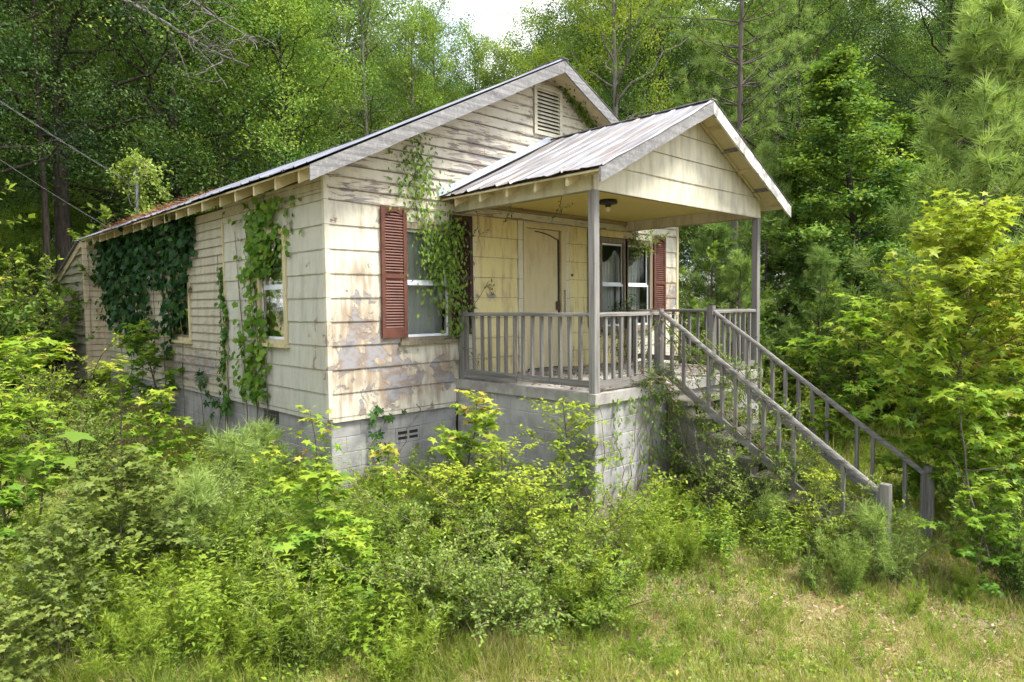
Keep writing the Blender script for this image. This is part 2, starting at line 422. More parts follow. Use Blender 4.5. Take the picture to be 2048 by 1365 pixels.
def siding(parent, M, courses, ulim, holes, tb, tt, mat, name='siding_board', split=3.6, jit=0.002, wav=0.0):
    """lapped boards: each course runs between ulim(z), cut round the openings"""
    for (z0, z1) in courses:
        (l0, r0), (l1, r1) = ulim(z0), ulim(z1)
        if r0 - l0 < 0.06: continue
        if r1 - l1 < 0.02:                      # the last board under a peak stops at the apex
            q = (r0 - l0) / max(1e-6, (r0 - l0) - (r1 - l1)) * 0.98; z1 = z0 + (z1 - z0) * q; l1, r1 = ulim(z1)
        marks = sorted({min(max(q, l0), r0) for h in holes if h[2] < z1 - 1e-4 and h[3] > z0 + 1e-4 for q in h[:2]} | {l0, r0})
        q = l0 + rnd.uniform(0.4, 1) * split
        while q < r0 - 0.5:
            marks.append(q); q += split * rnd.uniform(0.85, 1.1)
        marks = sorted(set(marks))
        for a, b in zip(marks[:-1], marks[1:]):
            if b - a < 0.02: continue
            m = (a + b) / 2
            for zs, ze in subtract((z0, z1), [(h[2], h[3]) for h in holes if h[0] < m < h[1]]):
                if ze - zs < 0.012: continue
                fs, fe = (zs - z0) / (z1 - z0), (ze - z0) / (z1 - z0)
                os_, oe = tb + (tt - tb) * fs, tb + (tt - tb) * fe
                a0, b0, a1, b1 = a, b, a, b
                if a <= l0 + 1e-6: a0, a1 = l0 + (l1 - l0) * fs, l0 + (l1 - l0) * fe
                if b >= r0 - 1e-6: b0, b1 = r0 + (r1 - r0) * fs, r0 + (r1 - r0) * fe
                if b1 - a1 < 0.01: a1 = b1 = (a1 + b1) / 2; a1 -= 0.005; b1 += 0.005
                g = 0.0015; j = [rnd.uniform(-jit, jit) for _ in range(4)]
                zt = ze + (0.004 if ze == z1 else 0)
                nseg = max(2, int((b - a) / 0.35)) if wav else 1
                V, F = [], []
                for k in range(nseg + 1):
                    t = k / nseg
                    ua, ub = a0 + g + (b0 - a0 - 2 * g) * t, a1 + g + (b1 - a1 - 2 * g) * t
                    dz = j[0] + (j[1] - j[0]) * t + (rnd.uniform(-wav, wav) if wav else 0); do = j[2] + (j[3] - j[2]) * t + (rnd.uniform(0, wav * 0.6) if wav else 0)
                    V += [M(ua, zs + dz, os_ + do), M(ub, zt, oe), M(ub, zt, -0.012), M(ua, zs + dz, -0.012)]
                for k in range(nseg):
                    o = 4 * k
                    F += [(o, o + 4, o + 5, o + 1), (o + 1, o + 5, o + 6, o + 2), (o + 2, o + 6, o + 7, o + 3), (o + 3, o + 7, o + 4, o)]
                F += [(0, 1, 2, 3), (4 * nseg + 3, 4 * nseg + 2, 4 * nseg + 1, 4 * nseg)]
                obj(name, V, F, mat, parent)

def sheath(name, M, rects, mat):
    """the backing of a wall as slabs round its openings"""
    V, F = [], []
    for (u0, u1, z0, z1) in rects:
        k = len(V)
        V += [M(u0, z0, -0.014), M(u1, z0, -0.014), M(u1, z0, -0.10), M(u0, z0, -0.10), M(u0, z1, -0.014), M(u1, z1, -0.014), M(u1, z1, -0.10), M(u0, z1, -0.10)]
        F += [tuple(k + i for i in f) for f in HEXF]
    return part(obj(name, V, F, mat))

def wall_rects(u0, u1, z0, z1, holes):
    us = sorted({u0, u1} | {q for h in holes for q in h[:2]}); out = []
    for a, b in zip(us[:-1], us[1:]):
        m = (a + b) / 2
        for s, e in subtract((z0, z1), [(h[2], h[3]) for h in holes if h[0] < m < h[1]]): out.append((a, b, s, e))
    return out

# openings: u0, u1, z0, z1
w_front = (1.13, 1.86, 0.95, 2.39)
w_r1, w_r2 = (5.24, 5.90, 0.97, 2.44), (5.96, 6.66, 0.97, 2.44)
door_h = (3.38, 4.19, 0.32, 2.56)
s_w1, s_w2, s_w3 = (1.12, 1.86, 0.93, 2.34), (4.78, 5.72, 0.86, 2.20), (7.9, 8.7, 0.86, 2.20)
vent_h = (3.63, 4.17, 4.07, 4.74)
fh = [w_front, w_r1, w_r2, door_h]
sh = [s_w1, s_w2, s_w3]
front_wall = sheath('front_wall', FR, wall_rects(0.02, W - 0.02, -0.02, 2.95, fh), MDARK)
gh = lambda x: 2.955 + SLOPE * (x - EX) - 0.06 if x < RX else 2.955 + SLOPE * (2 * RX - EX - x) - 0.06
def ulim_gable(z):
    u = max(0.02, (z - EZ + 0.04) / SLOPE + EX)
    return (u, 2 * RX - u)
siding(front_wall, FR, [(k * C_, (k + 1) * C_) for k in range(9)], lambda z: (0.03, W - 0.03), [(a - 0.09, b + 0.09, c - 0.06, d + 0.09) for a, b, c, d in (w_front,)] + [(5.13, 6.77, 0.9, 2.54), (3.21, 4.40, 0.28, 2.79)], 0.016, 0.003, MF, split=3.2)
gz0 = 9 * C_
siding(front_wall, FR, [(gz0 + k * 0.146, gz0 + (k + 1) * 0.146) for k in range(16)], ulim_gable, [(vent_h[0] - 0.06, vent_h[1] + 0.06, vent_h[2] - 0.05, vent_h[3] + 0.06)], 0.024, 0.004, MG, split=3.9, jit=0.004)
# the triangular backing of the gable
gv_ = []
for o in (-0.014, -0.10):
    gv_ += [FR(0.0, 2.95, o), FR(W, 2.95, o), FR(RX, gh(RX), o)]
part(obj('gable_backing', gv_, [(0, 1, 2), (3, 5, 4), (0, 3, 4, 1), (1, 4, 5, 2), (2, 5, 3, 0)], MDARK))
side_wall = sheath('side_wall', SI, wall_rects(0.02, 10.45, -0.02, 2.92, sh), MDARK)
cs = lambda h: (h[0] - 0.09, h[1] + 0.09, h[2] - 0.06, h[3] + 0.09)
siding(side_wall, SI, [(k * C_, (k + 1) * C_) for k in range(9)], lambda z: (0.03, 3.15), [cs(s_w1)], 0.016, 0.003, MS, split=9)
siding(side_wall, SI, [(gz0 + k * 0.137, gz0 + (k + 1) * 0.137) for k in range(2)], lambda z: (0.03, 3.15), [], 0.022, 0.004, MN)
siding(side_wall, SI, [(k * 0.137, (k + 1) * 0.137) for k in range(21)], lambda z: (3.17, 10.42), [cs(s_w2), cs(s_w3)], 0.022, 0.003, MN, split=2.6, jit=0.004)
part(obj('rear_walls', [(W, 0, -0.02), (W, 10.45, -0.02), (0.1, 10.45, -0.02), (W, 0, 2.95), (W, 10.45, 2.95), (0.1, 10.45, 2.95), (W - .1, 0.1, -0.02), (W - .1, 10.35, -0.02), (0.1, 10.35, -0.02), (W - .1, 0.1, 2.95), (W - .1, 10.35, 2.95), (0.1, 10.35, 2.95)],
     [(0, 1, 4, 3), (1, 2, 5, 4), (6, 9, 10, 7), (7, 10, 11, 8)], MS))
part(box('floor', (0.1, 0.1, -0.06), (W - 0.11, 10.34, -0.03), MINT))
part(box('attic_floor', (0.1, 0.1, 2.75), (W - 0.11, 10.34, 2.78), MINT))
# corner boards
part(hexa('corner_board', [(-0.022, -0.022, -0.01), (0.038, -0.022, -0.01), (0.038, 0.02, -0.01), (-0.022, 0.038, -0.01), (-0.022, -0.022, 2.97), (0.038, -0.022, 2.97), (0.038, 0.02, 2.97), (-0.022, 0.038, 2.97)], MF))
part(box('corner_board', (W - 0.05, -0.024, -0.01), (W + 0.024, 0.05, 2.97), MTR))
part(box('joint_strip', (-0.03, 3.14, -0.01), (0.0, 3.175, 2.70), MTR))
part(box('corner_board', (-0.034, 10.36, -0.1), (0.0, 10.445, 2.92), MT))
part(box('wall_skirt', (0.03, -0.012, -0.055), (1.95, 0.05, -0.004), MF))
part(box('wall_skirt', (-0.012, 0.06, -0.055), (0.05, 10.4, -0.004), MS))

# ---- jog and rear lean-to
JX = -0.36
jog = part(box('jog_wall', (JX + 0.03, 10.475, -0.12), (0.10, 10.56, 2.92), MDARK))
siding(jog, lambda u, z, o: (u, 10.46 - o, z), [(-0.12 + k * 0.137, -0.12 + (k + 1) * 0.137) for k in range(22)], lambda z: (JX + 0.04, -0.005), [], 0.022, 0.004, MT, split=9)
LT = lambda u, z, o: (JX - o, u, z)
leanto = part(obj('lean_to_wall', [(JX + .02, 10.5, -.3), (JX + .02, 13.05, -.3), (JX + .02, 13.05, 2.16), (JX + .02, 10.5, 2.9), (JX + .09, 10.5, -.3), (JX + .09, 13.05, -.3), (JX + .09, 13.05, 2.16), (JX + .09, 10.5, 2.9)], HEXF, MDARK))
lt_top = lambda y: 2.86 - (y - 10.5) * 0.285
def lt_lim(z):
    return (10.6, min(13.0, 10.5 + (2.86 - z) / 0.285 + 0.02))
siding(leanto, LT, [(-0.25 + k * 0.205, -0.25 + (k + 1) * 0.205) for k in range(15)], lt_lim, [], 0.05, 0.004, WLOG, name='slab_board', split=9, jit=0.012, wav=0.022)
part(box('corner_board', (JX - 0.045, 10.42, -0.2), (JX + 0.05, 10.53, 2.90), MT))
part(box('corner_board', (JX - 0.05, 12.97, -0.3), (JX + 0.05, 13.06, 2.18), MT))
part(beam('rake_board', (JX - 0.05, 10.55, lt_top(10.5) + 0.0), (JX - 0.05, 13.15, lt_top(13.1) + 0.0), 0.03, 0.14, MT))
ltr = part(hexa('lean_to_roof', [(JX - .12, 10.6, 2.93), (JX - .12, 13.5, 2.09), (4.0, 13.5, 2.09), (4.0, 10.6, 2.93), (JX - .12, 10.6, 2.96), (JX - .12, 13.5, 2.12), (4.0, 13.5, 2.12), (4.0, 10.6, 2.96)], MROOF2))
part(box('lean_to_rear_wall', (JX + 0.1, 12.95, -0.3), (4.0, 13.03, 2.15), MDARK))

# ---- windows, curtains, shutters
def window(M, h, trim, mull=True, mat=MWHITE, sill=True, sill_ext=0.12, screen=True):
    u0, u1, z0, z1 = h
    e = HP('window')
    def bxm(name, a0, a1, c0, c1, o0, o1, m):
        return hexa(name, [M(a0, c0, o1), M(a1, c0, o1), M(a1, c0, o0), M(a0, c0, o0), M(a0, c1, o1), M(a1, c1, o1), M(a1, c1, o0), M(a0, c1, o0)], m, e)
    k = 0.085
    bxm('casing', u0 - k, u0, z0 - 0.05, z1 + k, -0.05, 0.032, trim)
    bxm('casing', u1, u1 + k, z0 - 0.05, z1 + k, -0.05, 0.032, trim)
    bxm('casing', u0 + .001, u1 - .001, z1, z1 + k - .002, -0.05, 0.030, trim)
    if sill: bxm('sill', u0 - sill_ext, u1 + sill_ext, z0 - 0.10, z0 - 0.052, -0.05, 0.075, trim)
    bxm('sill_stool', u0 + .001, u1 - .001, z0 - 0.052, z0 - .001, -0.08, 0.028, trim)
    f = 0.035; zm = (z0 + z1) / 2 + 0.01
    for (a, b, lo) in ((z0 + .002, zm, -0.030), (zm, z1 - .002, -0.055)):
        sw = f if mat is MWHITE else f * 1.2
        hexes = []
        for q in ((u0 + .002, u0 + sw, a, b), (u1 - sw, u1 - .002, a, b), (u0 + sw, u1 - sw, a, a + sw), (u0 + sw, u1 - sw, b - sw, b)):
            hexes.append([M(q[0], q[2], lo + .024), M(q[1], q[2], lo + .024), M(q[1], q[2], lo), M(q[0], q[2], lo), M(q[0], q[3], lo + .024), M(q[1], q[3], lo + .024), M(q[1], q[3], lo), M(q[0], q[3], lo)])
        multi('sash', hexes, mat, e)
        obj('pane', [M(u0 + sw, a + sw, lo + .012), M(u1 - sw, a + sw, lo + .012), M(u1 - sw, b - sw, lo + .012), M(u0 + sw, b - sw, lo + .012)], [(0, 1, 2, 3)], MGLASS, e)
    return e
window(FR, w_front, WDARK)
window(FR, w_r1, WDARK, sill_ext=0.02)
window(FR, w_r2, WDARK, sill_ext=0.02)
window(SI, s_w1, MTR)
window(SI, s_w2, MTR, mat=WDARK)
window(SI, s_w3, MTR)

def curtain(M, u0, u1, z0, z1, label, sag=0.0, tuck=0.0, amp=0.025, off=-0.22, mat=None):
    nu, nz_ = 48, 12; V = []
    ph = rnd.uniform(0, 6)
    for k in range(nz_ + 1):
        t = k / nz_
        for i in range(nu + 1):
            s = i / nu
            top = z1 - sag * math.sin(math.pi * min(1, s * 1.05)) ** 0.8
            sq = s + tuck * (1 - t) * (0.5 - s)
            o = off + amp * (0.4 + 0.6 * (1 - t)) * (math.sin(s * 44 + ph) + 0.5 * math.sin(s * 97 + 2 * ph + t))
            V.append(M(u0 + (u1 - u0) * sq, z0 + (top - z0) * t, o))
    F = [(r * (nu + 1) + i, r * (nu + 1) + i + 1, (r + 1) * (nu + 1) + i + 1, (r + 1) * (nu + 1) + i) for r in range(nz_) for i in range(nu)]
    return tag(obj('curtain', V, F, mat or MCURT, smooth=True), label, 'curtain', 'curtains behind the front windows')
curtain(FR, 1.10, 1.90, 0.85, 2.45, 'long sheer curtain behind the window between the red shutter and the vine')
curtain(FR, 5.22, 5.92, 0.90, 2.34, 'white curtain sagging behind the porch window nearest the door', sag=0.22, tuck=0.25, amp=0.035)
curtain(FR, 5.94, 6.70, 0.90, 2.36, 'white curtain swagged behind the porch window beside the right red shutter', sag=0.30, tuck=0.15, amp=0.035)

backsheet = plain('dark_backsheet', (0.035, 0.036, 0.04), 0.9, 0.3)  # dark sheets added behind the side windows to stand for unlit rooms
for h, lab in ((s_w1, 'dark drape added behind the near side window to darken it'), (s_w2, 'dark drape added behind the middle side window to darken it'), (s_w3, 'dark drape added behind the far side window under the vine to darken it')):
    curtain(SI, h[0] - .12, h[1] + .12, h[2] - .1, h[3] + .1, lab, amp=.015, off=-.26, mat=backsheet)
curtain(SI, s_w1[0] - .05, s_w1[1] + .05, 1.66, s_w1[3] + .05, 'short pale curtain in the upper half of the near side window', amp=.015, off=-.18)
def louvre_mesh(w):
    V = [(0, 0, 0), (w, 0, 0), (w, -0.022, -0.030), (0, -0.022, -0.030), (0, 0.004, 0.004), (w, 0.004, 0.004), (w, -0.018, -0.038), (0, -0.018, -0.038)]
    me = bpy.data.meshes.new('louvre'); me.from_pydata(V, [], [(0, 1, 2, 3), (0, 4, 5, 1), (3, 2, 6, 7), (4, 7, 6, 5), (0, 3, 7, 4), (1, 5, 6, 2)]); return me
def shutter(u0, u1, z0, z1, mat, tilt=0.0):
    e = HP('shutter'); e.location = (u0, -0.022, z0 + 0.92); e.rotation_euler = (0, tilt, 0)
    w, h = u1 - u0, z1 - z0
    s = 0.055; t0, t1 = -0.032, 0.0
    box('stile', (0, t0, 0), (s, t1, h), mat, e); box('stile', (w - s, t0, 0), (w, t1, h), mat, e)
    box('bottom_rail', (s, t0 + .002, 0.001), (w - s, t1, 0.13), mat, e)
    box('middle_rail', (s, t0 + .002, h * 0.46), (w - s, t1, h * 0.46 + 0.055), mat, e)
    V = []; n = 10; zt = h - 0.001
    for k in range(n + 1):
        q = k / n; x = s + (w - 2 * s) * q; za = h - 0.095 + 0.045 * math.sin(math.pi * q)
        V += [(x, t0 + .002, za), (x, t0 + .002, zt), (x, t1, zt), (x, t1, za)]
    F = []
    for k in range(n):
        o = 4 * k; F += [(o, o + 1, o + 5, o + 4), (o + 1, o + 2, o + 6, o + 5), (o + 2, o + 3, o + 7, o + 6), (o + 3, o, o + 4, o + 7)]
    obj('top_rail', V, F, mat, e)
    box('backing', (s, -0.004, 0.1), (w - s, -0.001, h - 0.04), mat, e)
    me = louvre_mesh(w - 2 * s); me.materials.append(mat)
    z = 0.165
    while z < h - 0.06:
        if not (h * 0.46 - 0.004 < z < h * 0.46 + 0.085):
            o = bpy.data.objects.new('louvre', me); link(o, e); o.location = (s, -0.006, z)
        z += 0.0365
    return e
shutter(0.745, 1.135, 0.955, 2.64, MRED, 0.008)
shutter(1.895, 2.285, 0.955, 2.63, MREDD, -0.006)
shutter(4.86, 5.25 - 0.10, 0.96, 2.645, MREDD)
shutter(6.775, 7.165, 0.955, 2.635, MRED, -0.004)

# ---- door
dr = HP('door')
box('slab', (3.397, 0.025, 0.36), (4.187, 0.065, 2.558), MTR, dr)
box('casing', (3.325, -0.03, 0.32), (3.395, 0.05, 2.56), MTR, dr); box('casing', (4.19, -0.03, 0.32), (4.30, 0.05, 2.56), MTR, dr)
box('casing', (3.325, -0.032, 2.562), (4.34, 0.05, 2.635), MTR, dr)
box('casing', (3.22, -0.016, 0.31), (3.322, 0.0, 2.78), MP, dr); box('casing', (4.302, -0.016, 0.31), (4.395, 0.0, 2.78), MP, dr); box('casing', (3.324, -0.015, 2.64), (4.300, 0.0, 2.78), MP, dr)
box('threshold', (3.33, -0.05, 0.305), (4.30, 0.06, 0.345), WX, dr)
V = []
for k in range(11):
    q = k / 10; x = 3.62 + 0.54 * q; z = 2.525 - 0.11 * q * q
    V += [(x, 0.010, z - 0.014), (x, 0.010, z), (x, 0.022, z), (x, 0.022, z - 0.014)]
F = []
for k in range(10):
    o = 4 * k; F += [(o, o + 1, o + 5, o + 4), (o + 1, o + 2, o + 6, o + 5), (o + 2, o + 3, o + 7, o + 6), (o + 3, o, o + 4, o + 7)]
obj('loose_weatherstrip', V, F, MBLACK, dr)
box('weatherstrip', (4.150, 0.008, 0.5), (4.166, 0.024, 2.42), MBLACK, dr)
box('lock_plate', (4.10, -0.002, 1.28), (4.19, 0.024, 1.42), wood('rusty_lock', 'n', (0.03, 0.02, 0.015), (0.13, 0.07, 0.04)), dr)
def lathe(name, prof, mat, parent, loc, axis='z', n=14):
    V, F = [], []
    for (r, h) in prof:
        for i in range(n):
            a = 2 * math.pi * i / n
            p = (r * math.cos(a), r * math.sin(a), h)
            if axis == 'y': p = (p[0], -p[2], p[1])
            V.append((p[0] + loc[0], p[1] + loc[1], p[2] + loc[2]))
    for k in range(len(prof) - 1):
        for i in range(n):
            j = (i + 1) % n; F.append((k * n + i, k * n + j, (k + 1) * n + j, (k + 1) * n + i))
    F += [tuple(range(n))[::-1], tuple((len(prof) - 1) * n + i for i in range(n))]
    return obj(name, V, F, mat, parent, smooth=False)
lathe('knob', [(0.03, 0), (0.012, 0.012), (0.012, 0.035), (0.028, 0.05), (0.03, 0.065), (0.018, 0.078)], MIRON, dr, (4.08, 0.025, 1.20), 'y')
beam('pull_bar', (4.255, -0.045, 1.17), (4.255, -0.045, 1.60), 0.012, 0.012, MIRON, dr, up=(0, 1, 0))
box('pull_bar_bracket', (4.247, -0.05, 1.58), (4.263, -0.03, 1.60), MIRON, dr)
box('house_number_plate', (4.44, -0.02, 1.83), (4.49, -0.012, 1.87), MBLACK, dr)

# ---- gable vent
gvn = HP('gable_vent')
u0, u1, z0, z1 = vent_h
box('frame', (u0 - .05, -0.045, z0 - .05), (u0 + .01, -0.002, z1 + .05), MP, gvn); box('frame', (u1 - .01, -0.045, z0 - .05), (u1 + .05, -0.002, z1 + .05), MP, gvn)
box('frame', (u0 + .012, -0.044, z1 - .012), (u1 - .012, -0.002, z1 + .049), MP, gvn); box('frame', (u0 + .012, -0.044, z0 - .049), (u1 - .012, -0.002, z0 + .012), MP, gvn)
k = 0
while z0 + 0.05 + k * 0.058 < z1 - 0.02:
    zz = z0 + 0.035 + k * 0.058
    hexa('slat', [(u0 + .01, -0.042, zz), (u1 - .01, -0.042, zz), (u1 - .01, -0.008, zz + .036), (u0 + .01, -0.008, zz + .036), (u0 + .01, -0.042, zz + .012), (u1 - .01, -0.042, zz + .012), (u1 - .01, -0.008, zz + .048), (u0 + .01, -0.008, zz + .048)], MP, gvn); k += 1
box('backing', (u0, -0.006, z0), (u1, 0.0, z1), MBLACK, gvn)

# ---- main roof
def roof_sheets(parent, x_e, z_e, x_r, slope, y0, y1, mat, sw=0.62, name='metal_sheet', wav=0.006, run=7, sag=0.0, ridge=lambda y: 0.0):
    """crimped metal sheets from the eave at x_e up to the ridge at x_r"""
    sgn = 1 if x_r > x_e else -1
    y = y0; prof = [(0, .0), (.02, .016), (.04, 0), (.24, 0), (.31, 0.002), (.335, .014), (.36, 0), (.58, 0), (.60, .016), (.63, .002)]
    while y < y1 - 0.05:
        w = min(sw, y1 - y); V = []; sy_ = y; e0 = rnd.uniform(-0.035, 0.02); lift = rnd.uniform(0, 0.010)
        npf = [(a * w / 0.62, b) for a, b in prof]
        for k in range(run + 1):
            q = k / run; x = x_e + sgn * e0 * (1 - q) + (x_r - x_e) * q
            for (a, b) in npf:
                zz = z_e + abs(x - x_e) * slope * (1 if (x - x_e) * sgn > 0 else -1) + b + rnd.uniform(-wav, wav) * (1.6 if k == 0 else 1) + lift * (1 - q) - sag * math.sin(math.pi * q) - ridge(y + a) * q
                V.append((x, y + a, zz))
        m = len(npf); nv = len(V); V += [(v[0], v[1], v[2] - 0.004) for v in V]
        F = []
        for k in range(run):
            for i in range(m - 1):
                a = k * m + i; f = (a, a + 1, a + m + 1, a + m)
                F.append(f if sgn < 0 else f[::-1]); F.append(tuple(nv + q for q in (f[::-1] if sgn < 0 else f)))
        for i in range(m - 1):
            F.append((i, nv + i, nv + i + 1, i + 1)); t = run * m + i; F.append((t, t + 1, nv + t + 1, nv + t))
        for k in range(run):
            a = k * m; F.append((a, a + m, nv + a + m, nv + a)); a += m - 1; F.append((a, nv + a, nv + a + m, a + m))
        obj(name, V, F, mat, parent); y += sw
roof = HP('roof')
RSAG = lambda y: 0.14 * (1 - math.exp(-max(0.0, y) / 1.1))     # the ridge sags behind the gable
YF, YB = -0.467, 11.05
roof_sheets(roof, EX - 0.04, EZ - 0.0, RX, SLOPE, YF - 0.01, YB, MROOF2, ridge=RSAG)
ERX, ERZ = 2 * RX - EX - 0.27, EZ + 0.27 * SLOPE      # the right eave is cut shorter
roof_sheets(roof, ERX + 0.03, ERZ - 0.0, RX, SLOPE, YF - 0.01, YB, MROOF2, ridge=RSAG)
def slab2(name, xe, ze, xr, slope, y0, y1, th, mat, parent):
    zr = ze + abs(xr - xe) * slope
    return hexa(name, [(xe, y0, ze - th), (xr, y0, zr - th), (xr, y1, zr - th), (xe, y1, ze - th), (xe, y0, ze), (xr, y0, zr), (xr, y1, zr), (xe, y1, ze)], mat, parent)
slab2('roof_deck', EX, EZ - 0.012, RX - 0.002, SLOPE, YF + 0.03, 0.0, 0.025, MTR, roof); slab2('roof_deck', EX, EZ - 0.012, RX - 0.002, SLOPE - 0.036, 0.002, YB - 0.03, 0.025, MTR, roof)
slab2('roof_deck', ERX, ERZ - 0.012, RX + 0.002, SLOPE, YF + 0.03, 0.0, 0.025, MTR, roof); slab2('roof_deck', ERX, ERZ - 0.012, RX + 0.002, SLOPE - 0.036, 0.002, YB - 0.03, 0.025, MTR, roof)
ry = [YF - 0.02, 0.0, 0.6, 1.2, 2.0, 3.2, 5.0, YB]
multi('ridge_cap', [beam_pts((RX, p, EZ + (RX - EX) * SLOPE + 0.016 - RSAG(p)), (RX, q, EZ + (RX - EX) * SLOPE + 0.016 - RSAG(q)), 0.14, 0.010) for p, q in zip(ry[:-1], ry[1:])], MROOF2, roof)
def rake(parent, xe, ze, xr, slope, y, th, h, mat, down=0.0):
    zr = ze + abs(xr - xe) * slope; n = 14; V = []
    for k in range(n + 1):
        q = k / n; x = xe + (xr - xe) * q; z = ze + (zr - ze) * q; j = rnd.uniform(-0.006, 0.006)
        V += [(x, y - th, z - h + j), (x, y, z - h + j), (x, y, z), (x, y - th, z)]
    F = []
    for k in range(n):
        o = 4 * k; F += [(o, o + 1, o + 5, o + 4), (o + 1, o + 2, o + 6, o + 5), (o + 2, o + 3, o + 7, o + 6), (o + 3, o, o + 4, o + 7)]
    F += [(0, 3, 2, 1), (4 * n, 4 * n + 1, 4 * n + 2, 4 * n + 3)]
    return obj('rake_board', V, F, mat, parent)
rake(roof, EX - 0.02, EZ - 0.015, RX - 0.004, SLOPE, YF + 0.028, 0.03, 0.175, WFAS)
rake(roof, ERX + 0.02, ERZ - 0.015, RX + 0.004, SLOPE, YF + 0.028, 0.03, 0.175, WFAS)
y = -0.10
while y < 10.9:                                 # rafter tails
    dx = rnd.uniform(-0.02, 0.02)
    for s in (1,):
        X = lambda x: x
        a = [(X(EX + 0.03 + dx), EZ - 0.175 + 0.01), (X(0.3), EZ + (0.3 - EX) * SLOPE - 0.185), (X(0.3), EZ + (0.3 - EX) * SLOPE - 0.04), (X(EX + 0.03 + dx), EZ + 0.03 * SLOPE - 0.04)]
        hexa('rafter', [(p[0], y - 0.022, p[1]) for p in a] + [(p[0], y + 0.022, p[1]) for p in a], MTR, roof)
    y += 0.61
for k in range(4):                              # sagging loose sheet ends half way along the eave
    yy = 6.4 + 0.55 * k
    hexa('loose_sheet', [(EX - 0.14, yy, EZ - 0.055), (EX - 0.13, yy + 0.5, EZ - 0.045), (EX + 0.2, yy + 0.5, EZ + 0.135), (EX + 0.2, yy, EZ + 0.125),
                         (EX - 0.14, yy, EZ - 0.048), (EX - 0.13, yy + 0.5, EZ - 0.038), (EX + 0.2, yy + 0.5, EZ + 0.142), (EX + 0.2, yy, EZ + 0.132)], MROOF2, roof)

# ---- foundation
def blocks(M, u0, u1, z1, rows, name='concrete_block', mat=MBLK, lim=None, holes=()):
    """courses of concrete block below z1, real joints between them"""
    e = part(obj('foundation_wall', [M(u0, z1 - rows * 0.2, -0.004), M(u1, z1 - rows * 0.2, -0.004), M(u1, z1 - rows * 0.2, -0.15), M(u0, z1 - rows * 0.2, -0.15), M(u0, z1 - .002, -0.004), M(u1, z1 - .002, -0.004), M(u1, z1 - .002, -0.15), M(u0, z1 - .002, -0.15)], HEXF, MMORT))
    for r in range(rows):
        zt, zb = z1 - r * 0.2 - 0.005, z1 - (r + 1) * 0.2 + 0.005
        u = u0 - (0.2 if r % 2 else 0.0)
        while u < u1 - 0.02:
            for a, b in subtract((max(u, u0) + 0.005, min(u + 0.4, u1) - 0.005), [(h[0], h[1]) for h in holes if h[2] < zt and h[3] > zb]):
                if b - a > 0.03:
                    o = rnd.uniform(0.0, 0.003); j = rnd.uniform(-0.001, 0.001)
                    c = 0.004
                    P = []
                    for (uu, zz, oo) in ((a, zb, -.02), (b, zb, -.02), (b, zt, -.02), (a, zt, -.02), (a, zb, o - c), (b, zb, o - c), (b, zt, o - c), (a, zt, o - c), (a + c, zb + c, o), (b - c, zb + c, o), (b - c, zt - c, o), (a + c, zt - c, o)):
                        P.append(M(uu, zz + j, oo))
                    F = [(8, 9, 10, 11), (4, 5, 9, 8), (5, 6, 10, 9), (6, 7, 11, 10), (7, 4, 8, 11), (0, 1, 5, 4), (1, 2, 6, 5), (2, 3, 7, 6), (3, 0, 4, 7)]
                    obj(name, P, F, mat, e)
            u += 0.4
    return e
v_h = (0.97, 1.36, -0.458, -0.258)
f1 = blocks(lambda u, z, o: (u, 0.035 - o, z), 0.035, 1.998, -0.058, 6, holes=[v_h])
fv = HP('foundation_vent')
for (a, b, c, d) in ((v_h[0], v_h[1], v_h[3] - 0.045, v_h[3] - .004), (v_h[0], v_h[1], v_h[2] + .004, v_h[2] + 0.045), (v_h[0], v_h[1], -0.375, -0.345)):
    box('bar', (a + .004, 0.033, c), (b - .004, 0.06, d), MBLK, fv)
for a in (v_h[0] + .004, 1.155, v_h[1] - 0.034):
    box('bar', (a, 0.034, v_h[2] + .046), (a + 0.03, 0.06, v_h[3] - .046), MBLK, fv)
box('backing', (v_h[0], 0.037, v_h[2]), (v_h[1], 0.0385, v_h[3]), MBLACK, fv)
sv_h = (1.50, 1.98, -0.255, -0.085)
f2 = blocks(lambda u, z, o: (0.035 - o, u, z), 0.035, 10.4, -0.058, 5, holes=[(sv_h[0], sv_h[1], -0.25, -0.09)])
sv = HP('crawlspace_vent')
box('backing', (0.033, sv_h[0], -0.254), (0.036, sv_h[1], -0.062), MBLACK, sv)
for k in range(9): box('grille_bar', (0.024, sv_h[0] + 0.025 + k * 0.052, -0.252), (0.031, sv_h[0] + 0.037 + k * 0.052, -0.064), MIRON, sv)
for k in range(4): box('grille_bar', (0.018, sv_h[0], -0.236 + k * 0.048), (0.0235, sv_h[1], -0.226 + k * 0.048), MIRON, sv)

